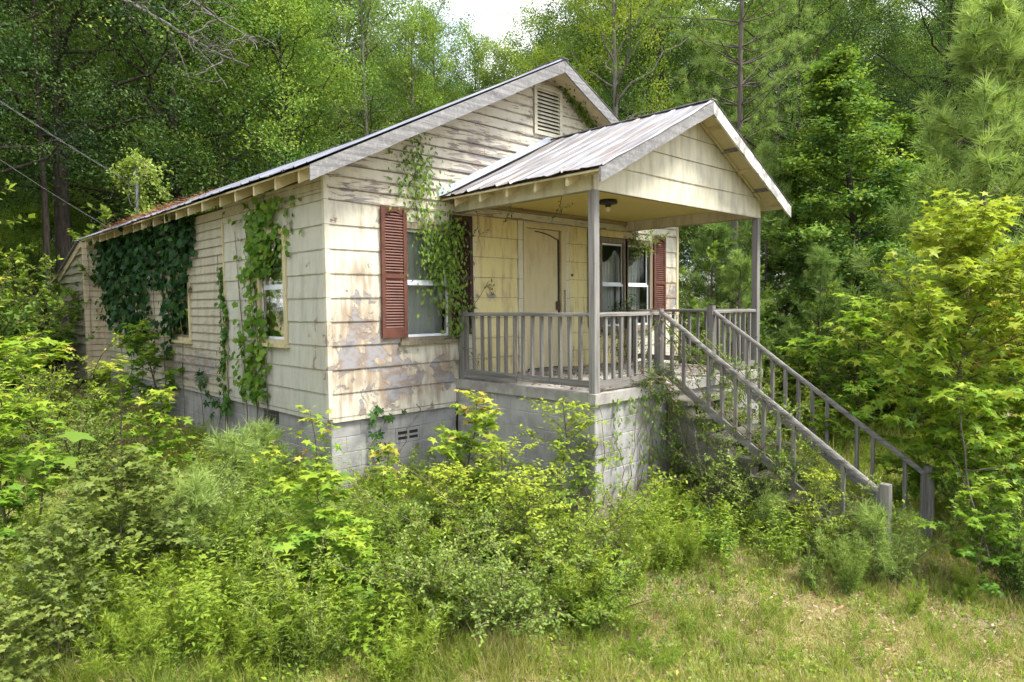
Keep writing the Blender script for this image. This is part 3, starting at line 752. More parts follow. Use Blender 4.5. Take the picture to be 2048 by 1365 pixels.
# ---- porch: slab, foundation, posts, rails
porch_slab = part(box('porch_slab', (1.955, -2.555, 0.205), (6.06, -0.03, 0.33), MSLAB))
f3 = blocks(lambda u, z, o: (2.0 - o, -u, z), 0.0, 2.505, 0.203, 8)
f4 = blocks(lambda u, z, o: (u, -2.51 - o, z), 2.0, 6.02, 0.203, 9)
f5 = blocks(lambda u, z, o: (6.02 + o, -u, z), 0.0, 2.505, 0.203, 8)
ZS = 0.33; ZB = 2.665
def post(x, y, z0, z1, w=0.092, mat=WPOST, name='porch_post'):
    V = []; n = 6
    for k in range(n + 1):
        z = z0 + (z1 - z0) * k / n; dx, dy = rnd.uniform(-.002, .002), rnd.uniform(-.002, .002); h = w / 2; c = h - 0.006
        V += [(x + dx - h, y + dy - c, z), (x + dx - c, y + dy - h, z), (x + dx + c, y + dy - h, z), (x + dx + h, y + dy - c, z), (x + dx + h, y + dy + c, z), (x + dx + c, y + dy + h, z), (x + dx - c, y + dy + h, z), (x + dx - h, y + dy + c, z)]
    F = [(k * 8 + i, k * 8 + (i + 1) % 8, k * 8 + 8 + (i + 1) % 8, k * 8 + 8 + i) for k in range(n) for i in range(8)] + [tuple(range(8))[::-1], tuple(n * 8 + i for i in range(8))]
    return obj(name, V, F, mat)
part(post(PL, -D, 0.29, ZB, 0.096)); part(post(PR, -D, ZS, ZB, 0.096))
BAL = bpy.data.meshes.new('baluster')
BAL.from_pydata(bx((-0.019, -0.019, 0), (0.019, 0.019, 1)), [], HEXF); BAL.materials.append(WZ)
def baluster(parent, x, y, z0, z1):
    o = bpy.data.objects.new('baluster', BAL); link(o, parent)
    o.location = (x, y, z0); o.scale = (1, 1, z1 - z0); o.rotation_euler = (rnd.uniform(-.012, .012), rnd.uniform(-.012, .012), rnd.uniform(-.15, .15))
def handrail(name, a, b, mat, parent, w=0.075, h=0.045):
    a, b = Vector(a), Vector(b); d = (b - a).normalized(); s = d.cross(Vector((0, 0, 1))).normalized(); t = s.cross(d)
    pr = [(-.5, -.5), (.5, -.5), (.5, .1), (.32, .45), (0, .55), (-.32, .45), (-.5, .1)]
    n = 8; V = []
    for k in range(n + 1):
        p = a + (b - a) * (k / n) + t * rnd.uniform(-.004, .004)
        V += [tuple(p + s * (q[0] * w) + t * (q[1] * h)) for q in pr]
    m = len(pr)
    F = [(k * m + i, k * m + (i + 1) % m, (k + 1) * m + (i + 1) % m, (k + 1) * m + i) for k in range(n) for i in range(m)] + [tuple(range(m))[::-1], tuple(n * m + i for i in range(m))]
    return obj(name, V, F, mat, parent)
ZR = 1.265
def railing(a, b, mat, n, posts=()):
    e = HP('porch_railing')
    (x0, y0), (x1, y1) = a, b
    handrail('handrail', (x0, y0, ZR - 0.02), (x1, y1, ZR - 0.02), mat, e)
    beam('bottom_rail', (x0, y0, 0.43), (x1, y1, 0.43), 0.038, 0.085, mat, e)
    for k in range(n):
        q = (k + 1) / (n + 1) + rnd.uniform(-.012, .012) / max(1, n) * 3
        baluster(e, x0 + (x1 - x0) * q, y0 + (y1 - y0) * q, 0.39, ZR - 0.038)
    for (x, y, zt) in posts:
        o = post(x, y, ZS - 0.004, zt, 0.094, WZ, 'newel_post'); o.parent = e
    return e
SX, SR = 3.35, 4.64
railing((PL, -0.02), (PL, -D + 0.05), WY, 14, [(PL, -0.10, 1.31)])
railing((PL + 0.05, -D), (SX - 0.05, -D), WX, 7, [(SX, -D, 1.30)])
railing((SR + 0.05, -D), (PR - 0.05, -D), WX, 7, [(SR, -D, 1.33)])
railing((PR, -0.02), (PR, -D + 0.05), WY, 14, [(PR, -0.10, 1.31)])
box('rail_splice', (PL - 0.035, -1.2, 0.36), (PL - 0.022, -0.10, 0.47), WY, bpy.data.objects['porch_railing'])

# ---- porch steps
steps = HP('porch_steps')
NS, RISE, RUN = 9, 0.2, 0.285
for k in range(NS):
    zt = 0.33 - (k + 1) * RISE; y1 = -2.56 - k * RUN
    box('tread', (SX + 0.03, y1 - RUN - 0.03, zt - 0.055), (SR - 0.03, y1 + 0.02, zt + rnd.uniform(-.004, .004)), MSTEP, steps)
    for x in (SX + 0.10, (SX + SR) / 2 - 0.1, SR - 0.30):
        box('riser_block', (x, y1 - RUN + 0.02, zt - 0.40), (x + 0.2, y1 - 0.012, zt - 0.058), MSTEP, steps)
    zz = zt - 0.06
    for x in (SX + 0.06, SR - 0.20):
        zb = zz - 0.002
        while zb > -1.5:
            if rnd.random() > 0.08: box('cheek_block', (x, y1 - RUN + 0.004, zb - 0.196), (x + 0.14, y1 - 0.004, zb), MBLK if rnd.random() < .12 else MSTEP, steps)
            zb -= 0.2
sl = 0.694
def sy(z): return -2.52 - (ZR - z) / sl
def stair_rail(x, skip=(), y_end=-5.15, zlow=-0.30, newel=True):
    e = HP('stair_railing')
    zt = lambda y: ZR - 0.01 + (y + 2.50) * sl
    handrail('handrail', (x, -2.50, zt(-2.50)), (x, y_end, zt(y_end)), WY, e, 0.06, 0.05)
    beam('bottom_rail', (x, -2.52, zt(-2.52) - 0.72), (x, y_end, zt(y_end) - 0.72), 0.038, 0.085, WY, e)
    n = 15
    for k in range(n):
        if k in skip: continue
        y = -2.52 + (y_end + 2.52) * (k + 0.8) / n
        baluster(e, x, y, zt(y) - 0.74, zt(y) - 0.02)
    if newel:
        o = post(x, y_end - 0.03, gz(x, y_end) - 0.1, zt(y_end) + 0.10, 0.094, WZ, 'newel_post'); o.parent = e
    return e
stair_rail(SX, skip=(2, 10, 11, 13))
stair_rail(SR, skip=(9, 12), y_end=-5.2)

# ---- porch roof
PEX, PEZ, PRX, PYF, PS = 1.72, 2.845, 4.0, -2.86, 0.4956
proof = HP('porch_roof')
roof_sheets(proof, PEX - 0.02, PEZ, PRX, PS, PYF - 0.01, -0.03, MROOF, sw=0.57, wav=0.008, run=9, sag=0.02)
roof_sheets(proof, 2 * PRX - PEX + 0.02, PEZ, PRX, PS, PYF - 0.01, -0.03, MROOF, sw=0.57, wav=0.008, run=9)
slab2('roof_deck', PEX + 0.02, PEZ - 0.022, PRX - .002, PS, PYF + 0.03, -0.04, 0.022, MTR, proof)
slab2('roof_deck', 2 * PRX - PEX - 0.02, PEZ - 0.022, PRX + .002, PS, PYF + 0.03, -0.04, 0.022, MTR, proof)
rake(proof, PEX - 0.03, PEZ - 0.018, PRX - .003, PS, PYF + 0.028, 0.028, 0.165, WFAS)
rake(proof, 2 * PRX - PEX + 0.03, PEZ - 0.018, PRX + .003, PS, PYF + 0.028, 0.028, 0.165, wood('peeling_white_fascia', 'n', (0.22, 0.21, 0.20), (0.42, 0.41, 0.39), lichen=0.3, paint=(0.58, 0.55, 0.48)))
beam('ridge_cap', (PRX, PYF - 0.015, PEZ + (PRX - PEX) * PS + 0.012), (PRX, -0.03, PEZ + (PRX - PEX) * PS + 0.012), 0.12, 0.010, MROOF, proof)
for s in (1, -1):
    X = (lambda x: x) if s > 0 else (lambda x: 2 * PRX - x)
    for k in range(5):
        yy = -0.30 - k * 0.5
        a = [(X(PEX + 0.05), PEZ - 0.14), (X(2.2), PEZ + 0.48 * PS - 0.17), (X(2.2), PEZ + 0.48 * PS - 0.046), (X(PEX + 0.05), PEZ + 0.05 * PS - 0.046)]
        hexa('rafter', [(p[0], yy - 0.02, p[1]) for p in a] + [(p[0], yy + 0.02, p[1]) for p in a], MTR, proof)
for k in range(5):                              # lookouts under the overhanging rakes
    q = 0.16 + 0.2 * k
    for s in (1, -1):
        x = PRX - s * (PRX - PEX) * q; z = PEZ + (PRX - PEX) * (1 - q) * PS - 0.075
        beam('lookout', (x, PYF + 0.03, z), (x, -2.53, z), 0.04, 0.05, WX if k % 2 else MTR, proof)
beam('cleat', (PRX + 0.15, -2.545, PEZ + 1.0), (2 * PRX - PEX - 0.35, -2.545, PEZ + 0.10), 0.03, 0.045, MTR, proof)
# beams, ceiling and gable end
for x0 in (1.985, PR - 0.055):
    box('porch_beam', (x0, -2.485, ZB), (x0 + 0.11, -0.03, 2.935), MP, proof)
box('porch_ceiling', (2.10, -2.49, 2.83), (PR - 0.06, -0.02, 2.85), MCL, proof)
box('ceiling_trim', (2.10, -0.075, 2.77), (PR - 0.06, -0.022, 2.828), wood('bare_trim', 'x', (0.10, 0.07, 0.04), (0.40, 0.32, 0.16)), proof)
pg = part(obj('porch_gable', [(1.99, -2.49, ZB), (PR + 0.05, -2.49, ZB), (PR + 0.05, -2.49, 2.94), (PRX, -2.49, 3.92), (1.99, -2.49, 2.94)] + [(1.99, -2.46, ZB), (PR + 0.05, -2.46, ZB), (PR + 0.05, -2.46, 2.94), (PRX, -2.46, 3.92), (1.99, -2.46, 2.94)],
     [(0, 1, 2, 3, 4), (9, 8, 7, 6, 5), (0, 5, 6, 1), (1, 6, 7, 2), (2, 7, 8, 3), (3, 8, 9, 4), (4, 9, 5, 0)], MDARK))
def plim(z):
    u = max(1.985, PEX + (z - PEZ + 0.02) / PS)
    return (u, 2 * PRX - u)
siding(pg, lambda u, z, o: (u, -2.505 - o, z), [(ZB - 0.004 + k * 0.300, ZB - 0.004 + (k + 1) * 0.300) for k in range(5)], plim, [], 0.014, 0.002, MP, split=9)
# flashing where the porch roof meets the front wall
for s in (1,):
    X = lambda x: x
    n = 10; V = []
    for k in range(n + 1):
        q = k / n; x = X(PEX - 0.03 + (PRX - PEX + 0.03) * q); z = PEZ + (PRX - PEX) * q * PS; j = rnd.uniform(-.012, .012)
        V += [(x, -0.034, z + 0.095 + j), (x, -0.038, z + 0.012), (x, -0.17, z + 0.022)]
    obj('flashing', V, [f for k in range(n) for f in ((3 * k, 3 * k + 3, 3 * k + 4, 3 * k + 1), (3 * k + 1, 3 * k + 4, 3 * k + 5, 3 * k + 2))], MFLASH, proof)
# ceiling light, a broken fixture
lt = HP('ceiling_light')
LX, LY = 3.60, -1.45
lathe('canopy', [(0.12, 2.829), (0.135, 2.80), (0.13, 2.775), (0.05, 2.765), (0.035, 2.73)], MBLACK, lt, (LX, LY, 0))
lathe('bulb', [(0.018, 2.735), (0.03, 2.71), (0.032, 2.69), (0.018, 2.668)], MBULB, lt, (LX, LY, 0))
# service mast
MASTY = 7.15
lathe('service_mast', [(0.028, 2.95), (0.028, 3.98), (0.05, 3.99), (0.05, 4.06), (0.02, 4.10)], MIRON, None, (-0.12, MASTY, 0)).parent = cottage
bpy.data.objects['service_mast'].location = (0, 0, 0.92)

# ------------------------------------------------------------------ vegetation: leaf shapes, meshes, growers
def np_obj(name, V, F, mat, tint=None, parent=None, smooth=False):
    return link(bpy.data.objects.new(name, np_mesh(name, V, F, mat, tint, smooth)), parent)
def np_mesh(name, V, F, mat, tint=None, smooth=False):
    V = np.ascontiguousarray(V, np.float32); F = np.ascontiguousarray(F, np.int32)
    me = bpy.data.meshes.new(name)
    me.vertices.add(len(V)); me.vertices.foreach_set('co', V.ravel())
    me.loops.add(F.size); me.loops.foreach_set('vertex_index', F.ravel())
    me.polygons.add(len(F)); me.polygons.foreach_set('loop_start', np.arange(0, F.size, F.shape[1], dtype=np.int32))
    if smooth: me.polygons.foreach_set('use_smooth', np.ones(len(F), bool))
    if tint is not None:
        a = me.attributes.new('tint', 'FLOAT', 'POINT'); a.data.foreach_set('value', np.ascontiguousarray(tint, np.float32))
    me.materials.append(mat); me.update(calc_edges=True)
    return me

def tpl(v, f): return (np.array(v, float), np.array(f, int))
T_LEAF = tpl([(0, 0, 0), (.45, .27, .05), (1, 0, -.06), (.45, -.27, .05)], [(0, 2, 1), (0, 3, 2)])
T_SLIM = tpl([(0, 0, 0), (.45, .15, .03), (1, 0, -.08), (.45, -.15, .03)], [(0, 2, 1), (0, 3, 2)])
T_OVAL = tpl([(0, 0, 0), (.22, .2, .05), (.62, .23, .04), (1, 0, -.08), (.62, -.23, .04), (.22, -.2, .05), (.42, 0, 0)], [(0, 6, 1), (1, 6, 2), (2, 6, 3), (3, 6, 4), (4, 6, 5), (5, 6, 0)])
def star_tpl(n=5, notch=0.40, span=150, wave=0.06):
    v = [(0.30, 0, 0.03)]; 
    angs = np.radians(np.linspace(-span, span, 2 * n - 1))
    for k, a in enumerate(angs):
        r = (0.70 if k % 2 == 0 else notch * 0.62) * (1 - 0.18 * abs(a) / math.pi)
        v.append((0.30 + r * math.cos(a), r * math.sin(a), -wave * r * (1 if k % 2 == 0 else -0.6)))
    v.append((0.0, 0, 0)); m = len(v)
    f = [(0, i, i + 1) for i in range(1, m - 2)] + [(0, m - 2, m - 1), (0, m - 1, 1)]
    return tpl(v, f)
T_STAR = star_tpl(5, 0.42)
T_VINE = star_tpl(5, 0.80, 150, 0.07)
T_MAPLE = star_tpl(5, 0.66, 140, 0.08)
T_OAK = star_tpl(4, 0.55, 90, 0.05)
T_NEED = tpl([(0, -.5, 0), (0, .5, 0), (1, 0, 0)], [(0, 1, 2)])
T_BLADE = tpl([(0, -.5, 0), (0, .5, 0), (.55, -.36, .05), (.55, .36, .05), (1, 0, .22)], [(0, 1, 3), (0, 3, 2), (2, 3, 4)])
def fingers():
    V, F = [], []
    for k, a in enumerate((-1.9, -0.9, 0, 0.9, 1.9)):
        c, s = math.cos(a), math.sin(a); L = 0.62 - 0.06 * abs(a)
        for (x, y, z) in ((0, 0, 0), (.5, .24, .04), (1, 0, -.10), (.5, -.24, .04)):
            x, y = x * L, y * L; V.append((0.3 + c * x - s * y, s * x + c * y, z * L))
        o = 4 * k; F += [(o, o + 2, o + 1), (o, o + 3, o + 2)]
    return tpl(V, F)
T_FIVE = fingers()

def norm(a): return a / np.maximum(np.linalg.norm(a, axis=-1, keepdims=True), 1e-9)
def scatter(T, pos, d, up, size, width=None):
    """place template T at pos with its axis along d and its face towards up"""
    tv, tf = T; n = len(pos)
    d = norm(d); y = np.cross(up, d); y = norm(y); z = np.cross(d, y)
    s = np.asarray(size, float).reshape(-1, 1, 1) * np.ones((n, 1, 1)); w = s if width is None else np.asarray(width, float).reshape(-1, 1, 1) * np.ones((n, 1, 1))
    V = pos[:, None, :] + s * tv[None, :, 0:1] * d[:, None, :] + w * tv[None, :, 1:2] * y[:, None, :] + s * tv[None, :, 2:3] * z[:, None, :]
    F = tf[None] + (np.arange(n) * len(tv))[:, None, None]
    return V.reshape(-1, 3), F.reshape(-1, tf.shape[1])

class Stems:
    def __init__(s): s.V, s.F, s.n = [], [], 0
    def tube(s, path, r0, r1, sides=5):
        p = np.asarray(path, float); m = len(p); rad = np.linspace(r0, r1, m)
        t = np.gradient(p, axis=0); t = norm(t)
        ref = np.where(np.abs(t[:, 2:3]) > 0.9, np.array([[1.0, 0, 0]]), np.array([[0, 0, 1.0]]))
        a = norm(np.cross(t, ref)); b = np.cross(t, a)
        an = np.arange(sides) * 2 * math.pi / sides
        V = p[:, None] + rad[:, None, None] * (np.cos(an)[None, :, None] * a[:, None] + np.sin(an)[None, :, None] * b[:, None])
        i = np.arange(m * sides).reshape(m, sides); j = np.roll(i, -1, 1)
        F = np.stack([i[:-1], j[:-1], j[1:], i[1:]], -1).reshape(-1, 4) + s.n
        s.V.append(V.reshape(-1, 3)); s.F.append(F); s.n += m * sides
    def arrays(s): return np.concatenate(s.V), np.concatenate(s.F)

def curve(p0, d, L, n=6, bend=(0, 0, 0), wob=0.0, rg=R):
    t = np.linspace(0, 1, n)[:, None]
    d = np.asarray(d, float); d = d / np.linalg.norm(d)
    p = np.asarray(p0) + d * L * t + np.asarray(bend) * L * t ** 2
    if wob: p[1:] += np.cumsum(rg.normal(0, wob * L / n, (n - 1, 3)), 0)
    return p
def rv(rg, n): return norm(rg.normal(size=(n, 3)))

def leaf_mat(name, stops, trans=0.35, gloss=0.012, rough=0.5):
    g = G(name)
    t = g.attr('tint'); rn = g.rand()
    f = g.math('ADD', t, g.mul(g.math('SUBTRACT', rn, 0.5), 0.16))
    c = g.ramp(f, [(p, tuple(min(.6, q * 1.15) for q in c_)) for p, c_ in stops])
    d = g.t.nodes.new('ShaderNodeBsdfDiffuse'); g.put(d.inputs[0], c)
    tr = g.t.nodes.new('ShaderNodeBsdfTranslucent'); g.put(tr.inputs[0], g.mix(0.5, c, (0.9, 1.0, 0.25), 'MULTIPLY'))
    gl = g.t.nodes.new('ShaderNodeBsdfGlossy'); gl.inputs['Roughness'].default_value = rough; g.put(gl.inputs[0], (0.8, 0.85, 0.9))
    m = g.t.nodes.new('ShaderNodeMixShader'); m.inputs[0].default_value = trans
    g.t.links.new(d.outputs[0], m.inputs[1]); g.t.links.new(tr.outputs[0], m.inputs[2])
    m2 = g.t.nodes.new('ShaderNodeMixShader'); m2.inputs[0].default_value = gloss
    g.t.links.new(m.outputs[0], m2.inputs[1]); g.t.links.new(gl.outputs[0], m2.inputs[2])
    g.t.links.new(m2.outputs[0], g.out.inputs[0]); return g.m
def bark(name, a, b):
    g = G(name); p = g.pos(); n = g.noise(g.vmul(p, (9, 9, 2)), 1.5, 6, 0.65)
    return g.principled(g.ramp(n, [(0.3, a), (0.7, b)]), 0.9, 0.1, g.bump(n, 0.8, 0.02))
B_DARK = bark('dark_bark', (0.022, 0.018, 0.014), (0.075, 0.062, 0.05))
B_PALE = bark('pale_bark', (0.075, 0.067, 0.055), (0.22, 0.20, 0.175))
B_PINE = bark('pine_bark', (0.05, 0.042, 0.036), (0.15, 0.125, 0.105))
B_TWIG = bark('twig_bark', (0.07, 0.055, 0.035), (0.19, 0.155, 0.10))
B_VINE = bark('vine_bark', (0.09, 0.065, 0.045), (0.26, 0.20, 0.15))
L_OAK = leaf_mat('oak_leaves', [(0.0, (0.018, 0.042, 0.016)), (0.5, (0.068, 0.125, 0.027)), (1.0, (0.215, 0.285, 0.042))], trans=0.42)
L_GUM = leaf_mat('sweetgum_leaves', [(0.0, (0.045, 0.120, 0.018)), (0.45, (0.115, 0.225, 0.022)), (0.8, (0.235, 0.325, 0.030)), (0.95, (0.39, 0.39, 0.055)), (1.0, (0.48, 0.29, 0.09))], trans=0.45)
L_MID = leaf_mat('bright_green_leaves', [(0.0, (0.030, 0.078, 0.020)), (0.5, (0.105, 0.190, 0.030)), (1.0, (0.265, 0.34, 0.042))], trans=0.42)
L_YEL = leaf_mat('yellow_green_leaves', [(0.0, (0.052, 0.11, 0.02)), (0.5, (0.145, 0.225, 0.028)), (1.0, (0.34, 0.38, 0.038))], trans=0.42)
L_PALE = leaf_mat('pale_green_leaves', [(0.0, (0.055, 0.11, 0.024)), (0.5, (0.135, 0.205, 0.038)), (1.0, (0.26, 0.33, 0.065))], trans=0.4)
L_PINE = leaf_mat('pine_needles', [(0.0, (0.055, 0.115, 0.032)), (0.5, (0.165, 0.25, 0.065)), (1.0, (0.36, 0.44, 0.12))], trans=0.4, gloss=0.012)
L_VINE = leaf_mat('dark_vine_leaves', [(0.0, (0.010, 0.034, 0.010)), (0.5, (0.022, 0.066, 0.016)), (1.0, (0.075, 0.16, 0.028))], gloss=0.02)
L_VIN2 = leaf_mat('green_vine_leaves', [(0.0, (0.035, 0.10, 0.016)), (0.5, (0.085, 0.185, 0.022)), (0.97, (0.20, 0.29, 0.035)), (1.0, (0.42, 0.035, 0.02))], trans=0.42)
L_GRASS = leaf_mat('grass_blades', [(0.0, (0.085, 0.15, 0.020)), (0.4, (0.185, 0.25, 0.032)), (0.7, (0.32, 0.33, 0.07)), (1.0, (0.48, 0.40, 0.21))], trans=0.4)
L_OLV = leaf_mat('olive_oak_leaves', [(0.0, (0.055, 0.088, 0.020)), (0.5, (0.125, 0.168, 0.034)), (1.0, (0.25, 0.285, 0.055))], trans=0.4)
L_LIT = leaf_mat('leaf_litter', [(0.0, (0.09, 0.058, 0.034)), (0.5, (0.25, 0.17, 0.10)), (1.0, (0.45, 0.36, 0.25))], trans=0.1)
L_STRAW = leaf_mat('pine_straw', [(0.0, (0.13, 0.055, 0.03)), (1.0, (0.38, 0.20, 0.11))], trans=0.1)

class Kind:
    """meshes shared by the copies of one sort of plant"""
    def __init__(s, stems, lv, lf, tint, lm, sm, h):
        sv, sf = stems.arrays()
        s.h = h; s.raw = (lv, lf, tint)
        s.stem = np_mesh('stem', sv, sf, sm, smooth=True)
        s.leaves = np_mesh('leaves', lv, lf, lm, tint)
def leaves_of(T, pos, d, up, size, tint, width=None):
    V, F = scatter(T, pos, d, up, size, width)
    return V, F, np.repeat(np.clip(tint, 0, 1), len(T[0]))

def make_tree(seed, h, cr, tr, base, nbr, per, leaf, T, lm, sm, env='round', sig=0.38, lean=0.0, tw=6, tmean=0.45, up=0.5):
    rg = np.random.default_rng(seed); st = Stems()
    n = 12; t = np.linspace(0, 1, n)
    tp = np.stack([np.cumsum(rg.normal(0, .05, n)) * t + lean * t * h, np.cumsum(rg.normal(0, .05, n)) * t, t * h * 0.96], -1); tp[0, :2] = 0
    st.tube(tp, tr, tr * 0.12, 9)
    cen, rad = [], []
    for i in range(nbr):
        q = base + (0.98 - base) * ((i + rg.random()) / nbr); z = q * h * 0.96
        o = np.array([np.interp(q, t, tp[:, 0]), np.interp(q, t, tp[:, 1]), z])
        s = (q - base) / (1 - base)
        e = {'round': max(0.25, math.sin(math.pi * min(1, 0.18 + 0.80 * s)) ** 0.7), 'cone': max(0.10, 1.05 - s) * (0.75 + 0.25 * min(1, s * 4)), 'tall': max(0.22, math.sin(math.pi * min(1, 0.25 + 0.72 * s)) ** 0.5)}[env]
        L = cr * e * rg.uniform(0.72, 1.12); az = i * 2.399 + rg.uniform(-.4, .4)
        el = rg.uniform(0.05, 0.55) + (0.55 * s if env != 'cone' else 0.25 * s)
        d = np.array([math.cos(az) * math.cos(el), math.sin(az) * math.cos(el), math.sin(el)])
        p = curve(o, d, L, 7, (0, 0, up * 0.25 - 0.12), 0.25, rg); r = tr * (0.36 * (1 - 0.7 * q) + 0.04)
        st.tube(p, r, r * 0.2, 5)
        for k in range(tw):
            u = 0.28 + 0.72 * (k + rg.random()) / tw; a = p[min(6, int(u * 6))] + (p[min(6, int(u * 6) + 1)] - p[min(6, int(u * 6))]) * (u * 6 % 1)
            dd = d * 0.5 + rg.normal(0, .6, 3); dd /= np.linalg.norm(dd); Lt = L * rg.uniform(.18, .38) + (.15 if env != 'cone' else .06)
            pt = curve(a, dd, Lt, 4, (0, 0, -.1), 0.2, rg)
            if rg.random() < 0.6: st.tube(pt, r * 0.25, r * 0.08, 3)
            for c in (pt[-1], pt[1]):
                cen.append(c); rad.append(sig * rg.uniform(.65, 1.25) * (1 - .45 * s if env == 'cone' else 1))
        cen.append(p[-1]); rad.append(sig)
    cen, rad = np.array(cen), np.array(rad); m = len(cen)
    idx = np.repeat(np.arange(m), per); N = len(idx)
    off = rg.normal(size=(N, 3)) * rad[idx][:, None] * np.array([.62, .62, .40])
    pos = cen[idx] + off
    ax = pos - np.array([0, 0, 1.0]) * pos[:, 2:3]; out = norm(pos * np.array([1, 1, 0]) + 1e-6)
    d = out * 0.5 + rv(rg, N) * 0.9 + np.array([0, 0, -.35]); u_ = rv(rg, N) * 0.34 + np.array([0, 0, .85]) + norm(off) * .6 + out * .25
    ctint = rg.normal(tmean, .22, m)
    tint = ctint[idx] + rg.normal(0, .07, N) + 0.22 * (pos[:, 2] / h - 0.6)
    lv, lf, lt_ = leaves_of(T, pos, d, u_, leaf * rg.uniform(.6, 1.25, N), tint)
    return Kind(st, lv, lf, lt_, lm, sm, h)

def make_pine(seed, h, cr, tr, base, whorls, tufts, need, nl=0.2, nw=0.011, lm=L_PINE, env='cone', tmean=0.5, upsw=0.35):
    rg = np.random.default_rng(seed); st = Stems(); n = 10; t = np.linspace(0, 1, n)
    tp = np.stack([np.cumsum(rg.normal(0, .02 * h / 6, n)), np.cumsum(rg.normal(0, .02 * h / 6, n)), t * h], -1); tp[0, :2] = 0
    st.tube(tp, tr, tr * 0.15, 8); C, Dr = [], []
    for w in range(whorls):
        q = base + (1 - base) * (w + 0.3 * rg.random()) / whorls
        o = np.array([np.interp(q, t, tp[:, 0]), np.interp(q, t, tp[:, 1]), q * h]); s = (q - base) / (1 - base)
        e = (1.02 - s) if env == 'cone' else max(.25, math.sin(math.pi * (0.2 + .75 * s)))
        for b in range(rg.integers(4, 7)):
            az = rg.uniform(0, 2 * math.pi); el = rg.uniform(0.0, .5) + .35 * s
            d = np.array([math.cos(az) * math.cos(el), math.sin(az) * math.cos(el), math.sin(el)]); L = cr * e * rg.uniform(.6, 1.1) + .12
            p = curve(o, d, L, 6, (0, 0, upsw * rg.uniform(.4, 1.2)), .12, rg); r = tr * .28 * (1 - .6 * q)
            st.tube(p, r, r * .25, 4)
            for k in range(tufts):
                u = 0.35 + 0.65 * (k + .7 * rg.random()) / tufts; i = min(4, int(u * 5)); a = p[i] + (p[i + 1] - p[i]) * (u * 5 - i)
                dd = norm(p[i + 1] - p[i]) * .7 + rg.normal(0, .45, 3) + np.array([0, 0, .35]); dd = dd / np.linalg.norm(dd); Lt = rg.uniform(.08, .28) * (0.6 + cr * .3)
                st.tube(np.stack([a, a + dd * Lt]), r * .2, r * .12, 3)
                C.append(a + dd * Lt); Dr.append(dd); C.append(a + dd * Lt * .5); Dr.append(dd)
            C.append(p[-1]); Dr.append(norm(p[-1] - p[-2]))
    C.append(tp[-1]); Dr.append(np.array([0, 0, 1.0]))
    C, Dr = np.array(C), np.array(Dr); m = len(C); idx = np.repeat(np.arange(m), need); N = len(idx)
    d = Dr[idx] * 0.75 + rv(rg, N) * 0.85; pos = C[idx] - Dr[idx] * rg.uniform(0, .12, (N, 1))
    tint = rg.normal(tmean, .13, m)[idx] + rg.normal(0, .1, N)
    lv, lf, lt_ = leaves_of(T_NEED, pos, d, rv(rg, N), nl * rg.uniform(.7, 1.15, N), tint, np.full(N, nw))
    return Kind(st, lv, lf, lt_, lm, B_PINE, h)

